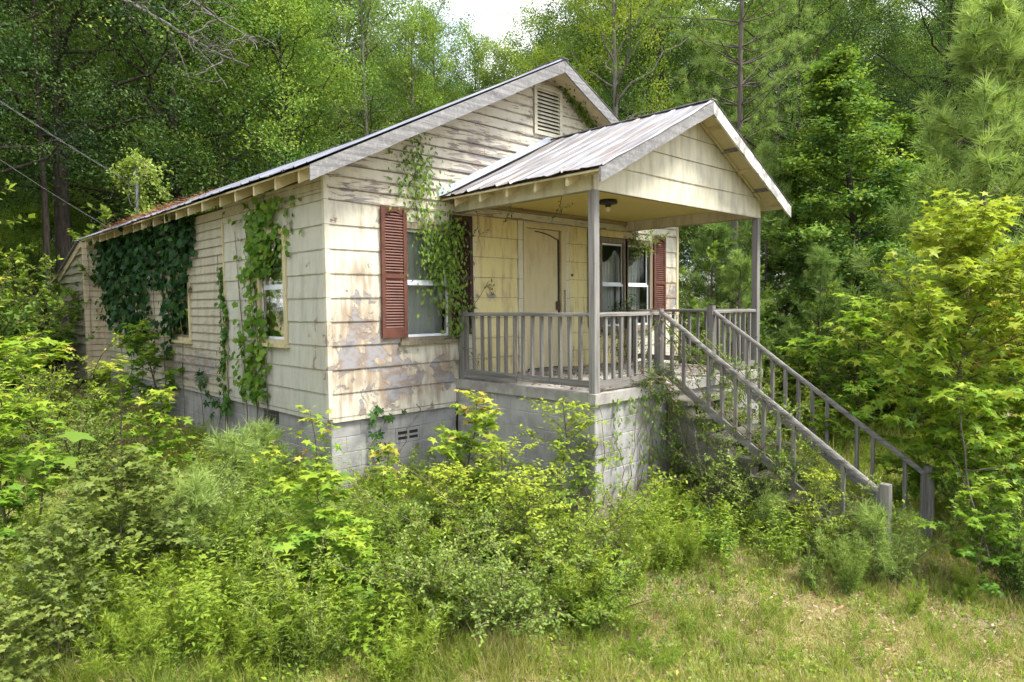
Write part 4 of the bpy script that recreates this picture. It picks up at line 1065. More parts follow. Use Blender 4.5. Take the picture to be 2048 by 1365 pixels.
def make_sapling(seed, h, cr, nbr, leaf, per_m, T=T_STAR, lm=L_GUM, sm=B_TWIG, start=0.12, droop=0.55, young=0.35, tmean=0.5, tr=None, sub=3, orange=0.0, raw=False, env='oval', tilt=.5):
    """a young broadleaf: one leader, rising side branches, leaves along them on drooping stalks"""
    rg = np.random.default_rng(seed); st = Stems(); tr = tr or 0.006 + 0.007 * h; n = 10; t = np.linspace(0, 1, n)
    tp = np.stack([np.cumsum(rg.normal(0, .016 * h, n)), np.cumsum(rg.normal(0, .016 * h, n)), t * h], -1); tp[0, :2] = 0
    st.tube(tp, tr, tr * .2, 6); P, Dd, Q = [], [], []
    def shoot(p, d, k):
        for j in range(k):
            u = 0.12 + .88 * (j + rg.random()) / k; i = min(len(p) - 2, int(u * (len(p) - 1))); P.append(p[i] + (p[i + 1] - p[i]) * (u * (len(p) - 1) - i)); Dd.append(d); Q.append(u)
    for i in range(nbr):
        q = start + (0.97 - start) * (i + rg.random()) / nbr; o = np.array([np.interp(q, t, tp[:, 0]), np.interp(q, t, tp[:, 1]), q * h]); s = (q - start) / (1 - start)
        e = (1.05 - s) ** .8 if env == 'cone' else max(.2, math.sin(math.pi * (0.22 + .74 * s)) ** .8)
        L = cr * e * rg.uniform(.65, 1.15); az = i * 2.399 + rg.uniform(-.5, .5); el = rg.uniform(.15, .7) + .35 * s
        d = np.array([math.cos(az) * math.cos(el), math.sin(az) * math.cos(el), math.sin(el)]); p = curve(o, d, L, 6, (0, 0, -.12), .12, rg)
        r = tr * (.42 - .3 * q); st.tube(p, r, r * .3, 4); shoot(p, d, max(2, int(L * per_m)))
        for k in range(sub):
            i2 = rg.integers(1, 5); dd = norm(d * .7 + rg.normal(0, .55, 3)); Ls = L * rg.uniform(.25, .5); ps = curve(p[i2], dd, Ls, 4, (0, 0, -.1), .1, rg)
            st.tube(ps, r * .45, r * .2, 3); shoot(ps, dd, max(2, int(Ls * per_m)))
    shoot(tp[int(n * .45):], np.array([0, 0, 1.0]), max(4, int(h * per_m * .3)))
    P, Dd, Q = np.array(P), np.array(Dd), np.array(Q); N = len(P)
    az = rg.uniform(0, 2 * math.pi, N); side = np.stack([np.cos(az), np.sin(az), np.zeros(N)], -1)
    d = norm(Dd * .35 + side * .8 + np.array([0, 0, -droop]) * rg.uniform(.2, 1.4, (N, 1)))
    pet = leaf * rg.uniform(.25, .7, N); pos = P + (Dd * .3 + side * .6 + np.array([0, 0, .25])) * pet[:, None]
    u_ = rv(rg, N) * tilt + np.array([0, 0, 1.0])
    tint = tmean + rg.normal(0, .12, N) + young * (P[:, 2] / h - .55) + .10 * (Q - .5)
    tint = np.minimum(tint, .90)
    if orange: tint = np.where((rg.random(N) < orange) & (P[:, 2] > .6 * h), 1.0, tint)
    size = leaf * rg.uniform(.5, 1.15, N) * np.where(Q > .9, .7, 1)
    if raw: return st, pos, d, u_, size, np.clip(tint, 0, 1)
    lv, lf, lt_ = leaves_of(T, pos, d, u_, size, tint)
    return Kind(st, lv, lf, lt_, lm, sm, h)

def make_bush(seed, h, r, stems, twigs, per, leaf, T=T_LEAF, lm=L_YEL, sm=B_TWIG, tmean=0.5, arch=0.5, young=0.3, spiky=0.0):
    """many stems from one root, arching outwards, fine twigs set with small leaves"""
    rg = np.random.default_rng(seed); st = Stems(); P, Dd = [], []
    for i in range(stems):
        az = rg.uniform(0, 2 * math.pi); el = rg.uniform(.75, 1.52); L = h * rg.uniform(.40, 1.0) * (1.35 if rg.random() < .22 else 1)
        d = np.array([math.cos(az) * math.cos(el), math.sin(az) * math.cos(el), math.sin(el)])
        out = np.array([math.cos(az), math.sin(az), 0]) * (r / h) * rg.uniform(.3, 1.1)
        p = curve(rg.normal(0, .04, 3) * np.array([1, 1, 0]), d, L, 8, out * arch + np.array([0, 0, -.25 * arch * rg.random()]), .1, rg); rr = .004 + .005 * h
        st.tube(p, rr, rr * .25, 4)
        for k in range(int(twigs * rg.uniform(.45, 1.2))):
            u = .10 + .90 * rg.random(); i2 = min(6, int(u * 7)); a = p[i2] + (p[i2 + 1] - p[i2]) * (u * 7 - i2)
            dd = norm(norm(p[i2 + 1] - p[i2]) * .5 + rg.normal(0, .6, 3)); Lt = r * rg.uniform(.15, .45) * (1.15 - .5 * u)
            pt = curve(a, dd, Lt, 4, (0, 0, -.08), .1, rg); st.tube(pt, rr * .3, rr * .12, 3)
            w = rg.random(per); P.append(a + (pt[-1] - a) * w[:, None] + rg.normal(0, .012, (per, 3))); Dd.append(np.repeat(dd[None], per, 0))
    P, Dd = np.concatenate(P), np.concatenate(Dd); P[:, 2] = np.maximum(P[:, 2], .01); N = len(P)
    d = norm(Dd * .6 + rv(rg, N) * .8); u_ = rv(rg, N) * .6 + np.array([0, 0, 1.0])
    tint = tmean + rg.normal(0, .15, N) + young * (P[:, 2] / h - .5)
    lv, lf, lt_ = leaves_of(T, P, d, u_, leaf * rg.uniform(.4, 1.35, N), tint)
    return Kind(st, lv, lf, lt_, lm, sm, h)

def make_fennel(seed, h, stems, nthr, L=0.055, lm=L_YEL, tmean=.6, spread=.35):
    """feathery upright weed: threads all along soft stems"""
    rg = np.random.default_rng(seed); st = Stems(); P, Dd = [], []
    for i in range(stems):
        az = rg.uniform(0, 6.28); el = rg.uniform(1.05, 1.5); hh = h * rg.uniform(.55, 1.05); d = np.array([math.cos(az) * math.cos(el), math.sin(az) * math.cos(el), math.sin(el)])
        p = curve(rg.normal(0, .05, 3) * np.array([1, 1, 0]), d, hh, 7, (math.cos(az) * .15 * spread, math.sin(az) * .15 * spread, -.04), .06, rg); st.tube(p, .004, .0015, 3)
        u = .08 + .92 * rg.random(nthr); i2 = np.minimum(5, (u * 6).astype(int)); a = p[i2] + (p[i2 + 1] - p[i2]) * (u * 6 - i2)[:, None]
        dir_ = norm(rv(rg, nthr) * np.array([1, 1, .4]) + np.array([0, 0, .55])); s = (1.15 - u ** 2)[:, None]
        P.append(a + dir_ * L * rg.uniform(0, 1.2, (nthr, 1)) * s); Dd.append(norm(dir_ + rv(rg, nthr) * .5))
    P, Dd = np.concatenate(P), np.concatenate(Dd); N = len(P)
    lv, lf, lt_ = leaves_of(T_NEED, P, Dd, rv(rg, N), L * rg.uniform(.6, 1.2, N), tmean + rg.normal(0, .15, N) + .25 * (P[:, 2] / h - .5), np.full(N, .0085))
    return Kind(st, lv, lf, lt_, lm, B_TWIG, h)

def plant(kind, name, label, cat, loc, h=None, rot=None, group=None, wide=1.0, trunk='stem', crown='leaves', tilt=(0, 0)):
    s = (h / kind.h) if h else 1.0
    e = empty(name, loc); e.rotation_euler = (tilt[0], tilt[1], rnd.uniform(0, 6.28) if rot is None else rot); e.scale = (s * wide, s * wide, s)
    tag(e, label, cat, group)
    link(bpy.data.objects.new(trunk, kind.stem), e)
    o = link(bpy.data.objects.new(crown, kind.leaves), e)
    o['kind'] = 'stuff'
    return e

def ground_at(u, v):
    """the spot of the yard that is seen at this place of the photograph"""
    d = _f + _r2 * (u - 1024) / FPX - _u2 * (v - 682.5) / FPX; k = 2.0
    for _ in range(900):
        p = CAM + d * k
        if p[2] < gz(p[0], p[1]): break
        k += 0.04
    return p[0], p[1], k
def spot(u, depth):
    x, y = CAM[0] + depth * (_f[0] + _r[0] * (u - 1024) / FPX), CAM[1] + depth * (_f[1] + _r[1] * (u - 1024) / FPX)
    return (x, y, float(gz(x, y)) - 0.02)
def yard(kind, name, label, cat, u, vb, vt, **kw):
    x, y, k = ground_at(u, vb)
    return plant(kind, name, label, cat, (x, y, float(gz(x, y)) - 0.01), h=(vb - vt) * k / FPX, **kw)

# ------------------------------------------------------------------ the wood behind
K_OAK = make_tree(1, 17, 5.2, .23, .33, 46, 92, .095, T_LEAF, L_OAK, B_DARK, 'round', .50, tmean=.34)
K_OAK2 = make_tree(2, 16, 4.2, .19, .24, 46, 84, .095, T_LEAF, L_OAK, B_DARK, 'tall', .46, tmean=.58)
K_MAP = make_tree(3, 11, 3.4, .15, .10, 44, 88, .085, T_LEAF, L_MID, B_DARK, 'round', .40, tmean=.55)
K_POP = make_tree(4, 16, 2.7, .17, .15, 46, 76, .088, T_LEAF, L_MID, B_PALE, 'tall', .38, tmean=.62)
K_SYC = make_tree(5, 17, 4.2, .20, .12, 44, 76, .10, T_LEAF, L_YEL, B_PALE, 'round', .46, tmean=.55)
K_OLV = make_tree(6, 18, 3.4, .20, .2, 42, 72, .088, T_LEAF, L_PALE, B_PALE, 'tall', .46, tmean=.55)
K_GUMT = make_tree(7, 10, 2.4, .11, .06, 64, 48, .095, T_LEAF, L_MID, B_DARK, 'cone', .27, tmean=.55)
K_PINT = make_pine(8, 20, 3.4, .155, .40, 18, 6, 34, .24, .016, env='round', tmean=.5, upsw=.15)
K_PINY = make_pine(9, 7.5, 2.4, .085, .08, 17, 6, 22, .27, .018, tmean=.72)
K_PIN2 = make_pine(10, 5.5, 1.7, .06, .06, 14, 5, 18, .24, .018, tmean=.55)
TB = 'trees of the wood behind the cottage'
def tree(k, u, dep, h, label, wide=1.0, name='broadleaf_tree', rot=None):
    return plant(k, name, label, 'tree', spot(u, dep), h=h, group=TB, wide=wide, trunk='trunk', crown='crown', rot=rot)
tree(K_OAK, 135, 19.5, 18, 'tall dark oak with a thick black trunk behind the lean-to', 1.05, rot=1.0)
tree(K_OAK2, 362, 22, 18, 'oak with a straight dark trunk rising above the service mast', 1.0, rot=2.0)
tree(K_OAK, -60, 17, 15, 'dark oak whose boughs hang in at the upper left edge', 1.0, rot=3.0)
tree(K_OAK2, 245, 26, 19, 'dark leafy oak between the two straight trunks at left', 1.1)
tree(K_MAP, 575, 21, 11.2, 'bright green rounded maple above the left slope of the roof', 1.05)
tree(K_MAP, 455, 24, 13.0, 'bright green maple left of the rounded one, behind the eave', 1.0)
tree(K_OAK2, 690, 30, 17, 'dark oak in the gap left of the gable peak', 0.9)
tree(K_OLV, 745, 29, 19, 'greyish olive tall tree left of the pale green pair', 0.72)
tree(K_POP, 835, 25.5, 12.8, 'pale green slender tree left of the gable peak, nearer the eave', 0.95)
tree(K_POP, 880, 27, 14.0, 'pale green slender tree reaching up into the open sky', 0.95)
tree(K_SYC, 1010, 28, 12.6, 'yellow-green tree filling the gap left of the gable peak', 0.75)
tree(K_POP, 955, 29, 13.6, 'pale green slender tree farther back, right of the pair at the open sky', 0.9)
tree(K_SYC, 1100, 25, 11.2, 'yellow-green tree right behind the gable peak', 0.95)
tree(K_SYC, 1235, 25, 17.5, 'tall yellow-green sycamore with a pale trunk right of the gable peak', 0.85)
tree(K_OAK2, 1320, 29, 16.5, 'green oak between the sycamore and the tall pine', 0.9)
tree(K_PINT, 1455, 20.5, 17, 'tall pine with a bare trunk above the porch roof peak', 1.0, 'pine_tree')
tree(K_PINT, 1530, 30, 20, 'slim tall pine standing farther back, right of the bare-trunked pine', 0.85, 'pine_tree')
tree(K_OAK2, 1590, 25, 15, 'dark green oak behind the small blue-green pine', 1.0)
tree(K_OAK, 1880, 26, 17, 'dark oak filling the upper right behind the young sweetgum', 0.9)
tree(K_OAK2, 2060, 23, 16, 'dark oak at the upper right corner behind the big young pine', 0.9)
tree(K_GUMT, 1715, 16.5, 8.8, 'tall young sweetgum with a pointed light green crown right of the porch', 1.6, 'sweetgum_tree')
tree(K_GUMT, 1600, 17.5, 6.2, 'short light green sweetgum just right of the porch roof', 1.35, 'sweetgum_tree')
tree(K_GUMT, 1810, 19, 8.0, 'light green sweetgum half hidden behind the pointed one', 1.4, 'sweetgum_tree')
tree(K_PINY, 1950, 12.2, 7.9, 'large young pine with long soft needles at the right edge', 1.05, 'pine_tree')
tree(K_PINY, 1530, 17.5, 6.2, 'small blue-green pine with an upright tip beside the porch gable', 0.8, 'pine_tree')
tree(K_PIN2, 1420, 17, 4.4, 'soft young pine seen under the porch roof beyond the right shutter', 1.15, 'pine_tree')
tree(K_PIN2, 1475, 14.5, 3.4, 'low bushy pine right of the cottage corner, seen past the porch post', 1.1, 'pine_tree')
tree(K_PIN2, 2045, 10.6, 3.7, 'young pine below the large one at the right edge', 1.0, 'pine_tree')
tree(K_PIN2, 1640, 14.5, 3.6, 'young pine among the shrubs behind the stair railing', 1.0, 'pine_tree')
tree(K_PIN2, 1880, 13.5, 3.2, 'young pine behind the big yellow-green sweetgum sapling', 1.0, 'pine_tree')

# the far wood: one mass nobody could count
rg = np.random.default_rng(77)
pts, scl, rot = [], [], []
for i in range(116):
    u = -350 + 2750 * (i + rg.random()) / 116; dep = rg.uniform(33, 50); lim = 0.34 if abs(u - 950) < 90 else (0.42 if abs(u - 950) < 220 else (0.48 if u > 1400 else 0.56))
    pts.append(spot(u, dep)); scl.append((dep * lim * rg.uniform(.8, 1.1) + 1) / 17.0)
for i in range(64):
    u = -300 + 2650 * (i + rg.random()) / 64; dep = rg.uniform(23, 33)
    if 300 < u < 1350: dep += 3
    pts.append(spot(u, dep)); scl.append(rg.uniform(.30, .48))
for i in range(46):                                # the wood closes round the clearing on the sides out of view too
    an = math.radians(95 + 262 * (i + .5 * rg.random()) / 46); q = rg.uniform(30, 46)
    if an > math.radians(250) and an < math.radians(330): q += 14
    p = (CAM[0] + q * math.cos(an), CAM[1] + q * math.sin(an)); pts.append((p[0], p[1], float(gz(*p)))); scl.append(rg.uniform(.6, 1.0))
for i in range(30):
    an = math.radians(86 + 85 * (i + rg.random()) / 30); q = rg.uniform(18, 27) + (8 if i < 4 else 0)
    p = (CAM[0] + q * math.cos(an), CAM[1] + q * math.sin(an)); pts.append((p[0], p[1], float(gz(*p)))); scl.append(rg.uniform(.4, .85))
for i in range(34):
    an = math.radians(84 + 60 * (i + rg.random()) / 34); q = rg.uniform(30, 36)
    p = (CAM[0] + q * math.cos(an), CAM[1] + q * math.sin(an)); pts.append((p[0], p[1], float(gz(*p)) - 1.0)); scl.append(rg.uniform(.28, .45))
wood_o = bpy.data.objects.new('distant_wood', bpy.data.meshes.new('distant_wood'))
wood_o.data.vertices.add(len(pts)); wood_o.data.vertices.foreach_set('co', np.array(pts, np.float32).ravel())
a = wood_o.data.attributes.new('scl', 'FLOAT', 'POINT'); a.data.foreach_set('value', np.array(scl, np.float32))
a = wood_o.data.attributes.new('rz', 'FLOAT_VECTOR', 'POINT'); a.data.foreach_set('vector', np.stack([np.zeros(len(pts)), np.zeros(len(pts)), rg.uniform(0, 6.28, len(pts))], -1).astype(np.float32).ravel())
wood_o.data.update(); link(wood_o)
tag(wood_o, 'dense dark green wood filling the distance behind all the trees', 'wood', kind='stuff')
ng = bpy.data.node_groups.new('wood_instances', 'GeometryNodeTree')
ng.interface.new_socket('Geometry', in_out='INPUT', socket_type='NodeSocketGeometry'); ng.interface.new_socket('Geometry', in_out='OUTPUT', socket_type='NodeSocketGeometry')
gi, go = ng.nodes.new('NodeGroupInput'), ng.nodes.new('NodeGroupOutput')
iop = ng.nodes.new('GeometryNodeInstanceOnPoints'); jn = ng.nodes.new('GeometryNodeJoinGeometry')
crowns = [o for o in COL.objects if o.name.split('.')[0] == 'crown' and o.data in (K_OAK.leaves, K_OAK2.leaves, K_MAP.leaves, K_OLV.leaves)]
seen = set()
for o in crowns:
    if o.data.name in seen: continue
    seen.add(o.data.name)
    for q in [o] + [c for c in o.parent.children if c is not o]:
        if q is not o: continue
        oi = ng.nodes.new('GeometryNodeObjectInfo'); oi.inputs['Object'].default_value = q; oi.inputs['As Instance'].default_value = True
        ng.links.new(oi.outputs['Geometry'], jn.inputs[0])
na = ng.nodes.new('GeometryNodeInputNamedAttribute'); na.data_type = 'FLOAT'; na.inputs['Name'].default_value = 'scl'
nr = ng.nodes.new('GeometryNodeInputNamedAttribute'); nr.data_type = 'FLOAT_VECTOR'; nr.inputs['Name'].default_value = 'rz'
iop.inputs['Pick Instance'].default_value = True
ng.links.new(gi.outputs[0], iop.inputs['Points']); ng.links.new(jn.outputs[0], iop.inputs['Instance'])
ng.links.new(na.outputs['Attribute'], iop.inputs['Scale']); ng.links.new(nr.outputs['Attribute'], iop.inputs['Rotation'])
ng.links.new(iop.outputs[0], go.inputs[0])
wood_o.modifiers.new('instances', 'NODES').node_group = ng

# ------------------------------------------------------------------ shrubs and saplings of the yard
K_S1 = make_sapling(21, 2.0, .75, 22, .125, 34, young=.5, tmean=.58, orange=.02)
K_S2 = make_sapling(22, 1.6, .55, 18, .12, 34, young=.4, tmean=.66)
K_S3 = make_sapling(23, 4.2, 1.75, 64, .155, 30, young=.5, tmean=.80, sub=5, start=.10, tr=.045, orange=.01)
K_OKB = make_sapling(24, 1.5, .75, 30, .08, 50, T=T_OAK, lm=L_OLV, young=.2, tmean=.5, start=.08, sub=4, tilt=.85)
K_BIR = make_sapling(25, 1.4, .6, 26, .055, 70, T=T_OVAL, lm=L_YEL, young=.5, tmean=.68, start=.08, sub=4)
K_PRV = make_bush(26, 1.3, .9, 28, 22, 20, .036, T=T_LEAF, lm=L_YEL, tmean=.55, young=.45)
K_PRG = make_bush(27, 1.3, .9, 28, 22, 20, .036, T=T_LEAF, lm=L_PALE, tmean=.62, young=.3)
K_BSH = make_bush(28, 2.2, 1.4, 22, 22, 16, .075, T=T_LEAF, lm=L_YEL, tmean=.35, young=.5)
K_BSM = make_bush(29, 2.2, 1.4, 22, 22, 16, .08, T=T_LEAF, lm=L_MID, tmean=.5, young=.4)
K_MYR = make_bush(30, .9, .5, 16, 14, 20, .05, T=T_SLIM, lm=L_PALE, tmean=.65, young=.3)
K_FEN = make_fennel(31, .8, 12, 300)
K_FEN2 = make_fennel(32, .8, 14, 270, lm=L_PALE, tmean=.6, spread=.8)
K_PSD = make_pine(33, .8, .30, .010, .08, 6, 2, 22, .15, .007, tmean=.75, upsw=.5)
K_WED = make_bush(34, .45, .3, 9, 7, 9, .05, T=T_OVAL, lm=L_MID, tmean=.55, young=.3)

YS = 'saplings and shrubs growing wild in the yard'
def Y(k, name, cat, u, vb, vt, label, **kw): return yard(k, name, label, cat, u, vb, vt, group=YS, **kw)
# left side
Y(K_S1, 'sweetgum_sapling', 'sapling', 305, 850, 640, 'sweetgum sapling with lime green tip standing before the dark vine', wide=1.15)
Y(K_S2, 'sweetgum_sapling', 'sapling', 225, 905, 720, 'low sweetgum sapling left of the lime green one by the side wall', wide=1.2)
Y(K_S2, 'sweetgum_sapling', 'sapling', 345, 985, 780, 'yellowish sweetgum sapling on the pine straw path', wide=1.2)
Y(K_S1, 'sweetgum_sapling', 'sapling', 20, 1150, 760, 'yellow-green sweetgum at the far left edge beside the big round leaves', wide=1.1)
Y(K_S1, 'sweetgum_sapling', 'sapling', -60, 1010, 560, 'sweetgum sapling cut by the left edge of the picture', wide=1.2)
Y(K_OKB, 'oak_sapling', 'sapling', 235, 1190, 915, 'grey-green oak seedling left of the grassy strip', wide=1.3)
Y(K_OKB, 'oak_sapling', 'sapling', 110, 1330, 1060, 'grey-green oak seedling low in the left corner', wide=1.05)
Y(K_PRG, 'shrub', 'shrub', 335, 1110, 900, 'fine-leaved shrub behind the oak seedling, nearer the house', wide=1.1)
Y(K_OKB, 'oak_sapling', 'sapling', 30, 1420, 1200, 'olive oak seedling at the bottom left', wide=1.2)
Y(K_PRG, 'shrub', 'shrub', 155, 960, 770, 'grey-green shrub with slim leaves left of the straw path', wide=1.2)
Y(K_PRV, 'shrub', 'shrub', 70, 900, 690, 'yellow-green shrub at far left below the dark wood', wide=1.3)
Y(K_BSM, 'shrub', 'shrub', 0, 800, 625, 'leafy green shrub at the left edge below the dark oaks', wide=1.3)
Y(K_BSH, 'shrub', 'shrub', 85, 830, 715, 'yellowish shrub in front of the lean-to', wide=1.2)
Y(K_PRG, 'shrub', 'shrub', 190, 830, 740, 'dull green bush at the foot of the lean-to wall', wide=1.0)
Y(K_MYR, 'shrub', 'shrub', 265, 800, 722, 'small bush by the tan corner of the side wall', wide=1.2)
Y(K_PSD, 'pine_seedling', 'pine seedling', 470, 1030, 885, 'feathery pine seedling near the side vent', wide=1.2)
Y(K_PSD, 'pine_seedling', 'pine seedling', 528, 985, 862, 'feathery pine seedling close against the foundation corner', wide=1.2)
Y(K_PSD, 'pine_seedling', 'pine seedling', 385, 1130, 970, 'pine seedling between the oak seedlings and the grass', wide=1.2)
Y(K_FEN2, 'dog_fennel', 'weed', 440, 1160, 1000, 'feathery weed in the grass left of centre', wide=1.2)
Y(K_FEN2, 'dog_fennel', 'weed', 505, 1120, 970, 'feathery weed left of the two-leader sapling', wide=1.2)
Y(K_FEN, 'dog_fennel', 'weed', 345, 1330, 1215, 'bright feathery weed at the bottom left of centre', wide=.8)
# before the corner and the front wall
Y(K_S2, 'sweetgum_sapling', 'sapling', 535, 1085, 895, 'thin sweetgum sapling just left of the house corner', wide=.9)
Y(K_S2, 'sweetgum_sapling', 'sapling', 620, 1190, 935, 'bushy lime green sweetgum below the house corner', wide=1.45)
Y(K_S2, 'sweetgum_sapling', 'sapling', 705, 1240, 1050, 'low sweetgum with broad star leaves beside the blue-green shrub', wide=1.5)
Y(K_S2, 'sweetgum_sapling', 'sapling', 790, 1075, 890, 'sweetgum sapling under the foundation vent', wide=1.0)
Y(K_S1, 'sweetgum_sapling', 'sapling', 945, 1060, 778, 'yellow sweetgum sapling against the porch side wall', wide=1.05)
Y(K_BIR, 'shrub', 'shrub', 1120, 1060, 800, 'yellow-green leafy shrub at the porch corner', wide=1.25)
Y(K_BIR, 'shrub', 'shrub', 1015, 1090, 880, 'pale yellow shrub between the two tallest plants at the porch', wide=1.3)
Y(K_PRV, 'shrub', 'shrub', 1130, 1175, 930, 'dense yellow-green bush in front of the porch corner', wide=1.3)
Y(K_PRV, 'shrub', 'shrub', 960, 1150, 930, 'dense twiggy bush left of the one at the porch corner', wide=1.3)
Y(K_PRG, 'shrub', 'shrub', 880, 1235, 1000, 'blue-green fine-leaved bush in the middle foreground', wide=1.25)
Y(K_PRG, 'shrub', 'shrub', 1010, 1265, 1020, 'blue-green fine-leaved bush nearest the bare ground', wide=1.25)
Y(K_PRV, 'shrub', 'shrub', 1190, 1235, 1050, 'yellowish bush at the right end of the dense thicket', wide=1.2)
Y(K_FEN2, 'dog_fennel', 'weed', 780, 1130, 975, 'tall feathery weed in the thicket below the vent', wide=1.2)
Y(K_FEN2, 'dog_fennel', 'weed', 850, 1110, 955, 'feathery weed in the thicket right of the vent', wide=1.2)
Y(K_MYR, 'shrub', 'shrub', 590, 1330, 1130, 'blue-green slim-leaved shrub near the bottom, left of centre', wide=.75)
Y(K_MYR, 'shrub', 'shrub', 545, 1270, 1090, 'slim-leaved shrub just left of the blue-green one', wide=.7)
Y(K_MYR, 'shrub', 'shrub', 640, 1345, 1180, 'slim-leaved shrub just right of the blue-green one', wide=.7)
for (u, vb, vt, lab) in ((905, 1260, 1110, 'feathery weed at the front of the thicket, left of its middle'), (1075, 1270, 1120, 'feathery weed at the front of the thicket, right of its middle'), (1155, 1250, 1080, 'pale feathery weed at the right front of the thicket'), (835, 1200, 1020, 'tall feathery weed at the left end of the thicket'), (660, 1120, 960, 'feathery weed between the house corner and the lime green sweetgum'), (475, 1230, 1110, 'low feathery weed in the grass at left')):
    Y(K_FEN if u % 2 else K_FEN2, 'dog_fennel', 'weed', u, vb, vt, lab, wide=1.3)
Y(K_BIR, 'shrub', 'shrub', 1060, 1170, 940, 'yellow-leaved shrub rising out of the middle of the thicket', wide=1.3)
Y(K_BIR, 'shrub', 'shrub', 900, 1130, 930, 'yellow-leaved shrub rising out of the left of the thicket', wide=1.3)
Y(K_WED, 'weed', 'weed', 755, 1345, 1270, 'small pale weed on the bare ground at the bottom', wide=.9)
Y(K_FEN, 'dog_fennel', 'weed', 1270, 1185, 1075, 'bright feathery weed right of the thicket', wide=1.1)
Y(K_FEN, 'dog_fennel', 'weed', 1225, 1150, 1040, 'bright feathery weed close behind the thicket end', wide=1.1)
Y(K_FEN, 'dog_fennel', 'weed', 1370, 1140, 1035, 'upright yellow feathery weed before the porch foundation', wide=.8)
Y(K_WED, 'weed', 'weed', 1115, 1255, 1190, 'low green weed at the edge of the straw patch', wide=1.0)
# round the steps
Y(K_WED, 'shrub', 'shrub', 1440, 1100, 1010, 'low bushy plant at the foot of the steps', wide=1.3)
Y(K_BSM, 'shrub', 'shrub', 1400, 1010, 800, 'dark shrub between porch foundation and steps', wide=.7)
Y(K_BSM, 'shrub', 'shrub', 1470, 1030, 850, 'dark leafy shrub against the side of the steps', wide=.7)
for (u, vb, vt, lab) in ((1385, 1000, 800, 'small-leaved bush in the corner of porch and steps'), (1450, 1030, 795, 'small-leaved bush climbing the side of the steps'), (1510, 1065, 860, 'small-leaved bush before the middle steps'), (1575, 1095, 975, 'low bush before the lower steps'), (1690, 1150, 1040, 'low bush in front of the stair newel post')):
    Y(K_PRV if u % 2 else K_PRG, 'shrub', 'shrub', u, vb, vt, lab, wide=.95)
Y(K_PSD, 'pine_seedling', 'pine seedling', 1540, 1100, 1000, 'yellow-green pine seedling before the lower steps', wide=1.0)
Y(K_PSD, 'pine_seedling', 'pine seedling', 1745, 1165, 1030, 'blue-green pine seedling before the stair newel post', wide=1.0)
Y(K_PSD, 'pine_seedling', 'pine seedling', 1810, 1130, 1040, 'bright pine seedling just right of the stair newel post', wide=1.0)
Y(K_PRG, 'shrub', 'shrub', 1790, 1170, 1010, 'pale bushy weed right in front of the stair newel post', wide=.8)
Y(K_BIR, 'shrub', 'shrub', 1640, 1120, 940, 'light green leafy shrub growing up through the lower stair rail', wide=.9)
Y(K_FEN2, 'dog_fennel', 'weed', 1700, 1190, 1060, 'feathery weed before the last step', wide=1.0)
Y(K_FEN, 'dog_fennel', 'weed', 1825, 1235, 1165, 'yellow-green feathery tuft on the straw at right', wide=1.3)
Y(K_MYR, 'shrub', 'shrub', 1660, 1140, 985, 'slim-leaved bush on the lowest steps', wide=.9)
Y(K_MYR, 'shrub', 'shrub', 1620, 1180, 1080, 'slim-leaved bush left of the lowest step', wide=.9)
# right side
Y(K_S3, 'sweetgum_sapling', 'tree', 1905, 1070, 425, 'big yellow-green sweetgum sapling right of the steps', wide=.9, rot=.6)
Y(K_S3, 'sweetgum_sapling', 'tree', 2030, 1060, 600, 'sweetgum sapling at the right edge behind the big one', wide=1.0, rot=2.2)
Y(K_S1, 'sweetgum_sapling', 'sapling', 1960, 1180, 950, 'low sweetgum under the big one at right', wide=1.2)
Y(K_BSM, 'shrub', 'shrub', 2030, 1190, 960, 'dark green shrub at the lower right edge', wide=.8)
Y(K_BSM, 'shrub', 'shrub', 1990, 1120, 900, 'dark shrub behind the low sweetgum at right', wide=.8)
Y(K_FEN, 'dog_fennel', 'weed', 1930, 1200, 1120, 'grassy tuft in the shade under the big sweetgum', wide=1.2)
Y(K_S1, 'sweetgum_sapling', 'sapling', 1720, 905, 590, 'light green sapling behind the stair railing', wide=1.25)
Y(K_S2, 'sweetgum_sapling', 'sapling', 1610, 850, 700, 'short sapling right behind the upper steps', wide=1.3)
for (u, vb, vt, k, lab) in ((1590, 840, 600, K_BSH, 'yellow-green shrub right of the far porch post'), (1660, 830, 560, K_BSM, 'green shrub behind the middle of the stair rail'),
        (1760, 850, 570, K_BSH, 'yellowish shrub between the stair rail and the big sweetgum'), (1850, 860, 560, K_BSM, 'green shrub behind the big sweetgum'), (1950, 850, 560, K_BSH, 'yellow-green shrub behind the big sweetgum at right'),
        (1570, 790, 520, K_BSM, 'tall green shrub just beyond the far porch post'), (1680, 770, 470, K_BSM, 'tall green shrub below the pointed sweetgum'), (1790, 770, 480, K_BSH, 'tall light shrub below the young pine'),
        (1450, 780, 560, K_BSH, 'light shrub seen through the far porch railing'), (1390, 770, 560, K_BSM, 'green shrub beyond the right corner of the cottage'), (1910, 770, 500, K_BSM, 'tall green shrub under the large young pine'), (2030, 800, 520, K_BSM, 'tall green shrub at the right edge under the pine'),
        (1640, 900, 760, K_PRV, 'small-leaved shrub low behind the stair balusters'), (1545, 880, 690, K_PRV, 'small-leaved shrub beside the top of the steps')):
    Y(k, 'shrub', 'shrub', u, vb, vt, lab, wide=1.05)
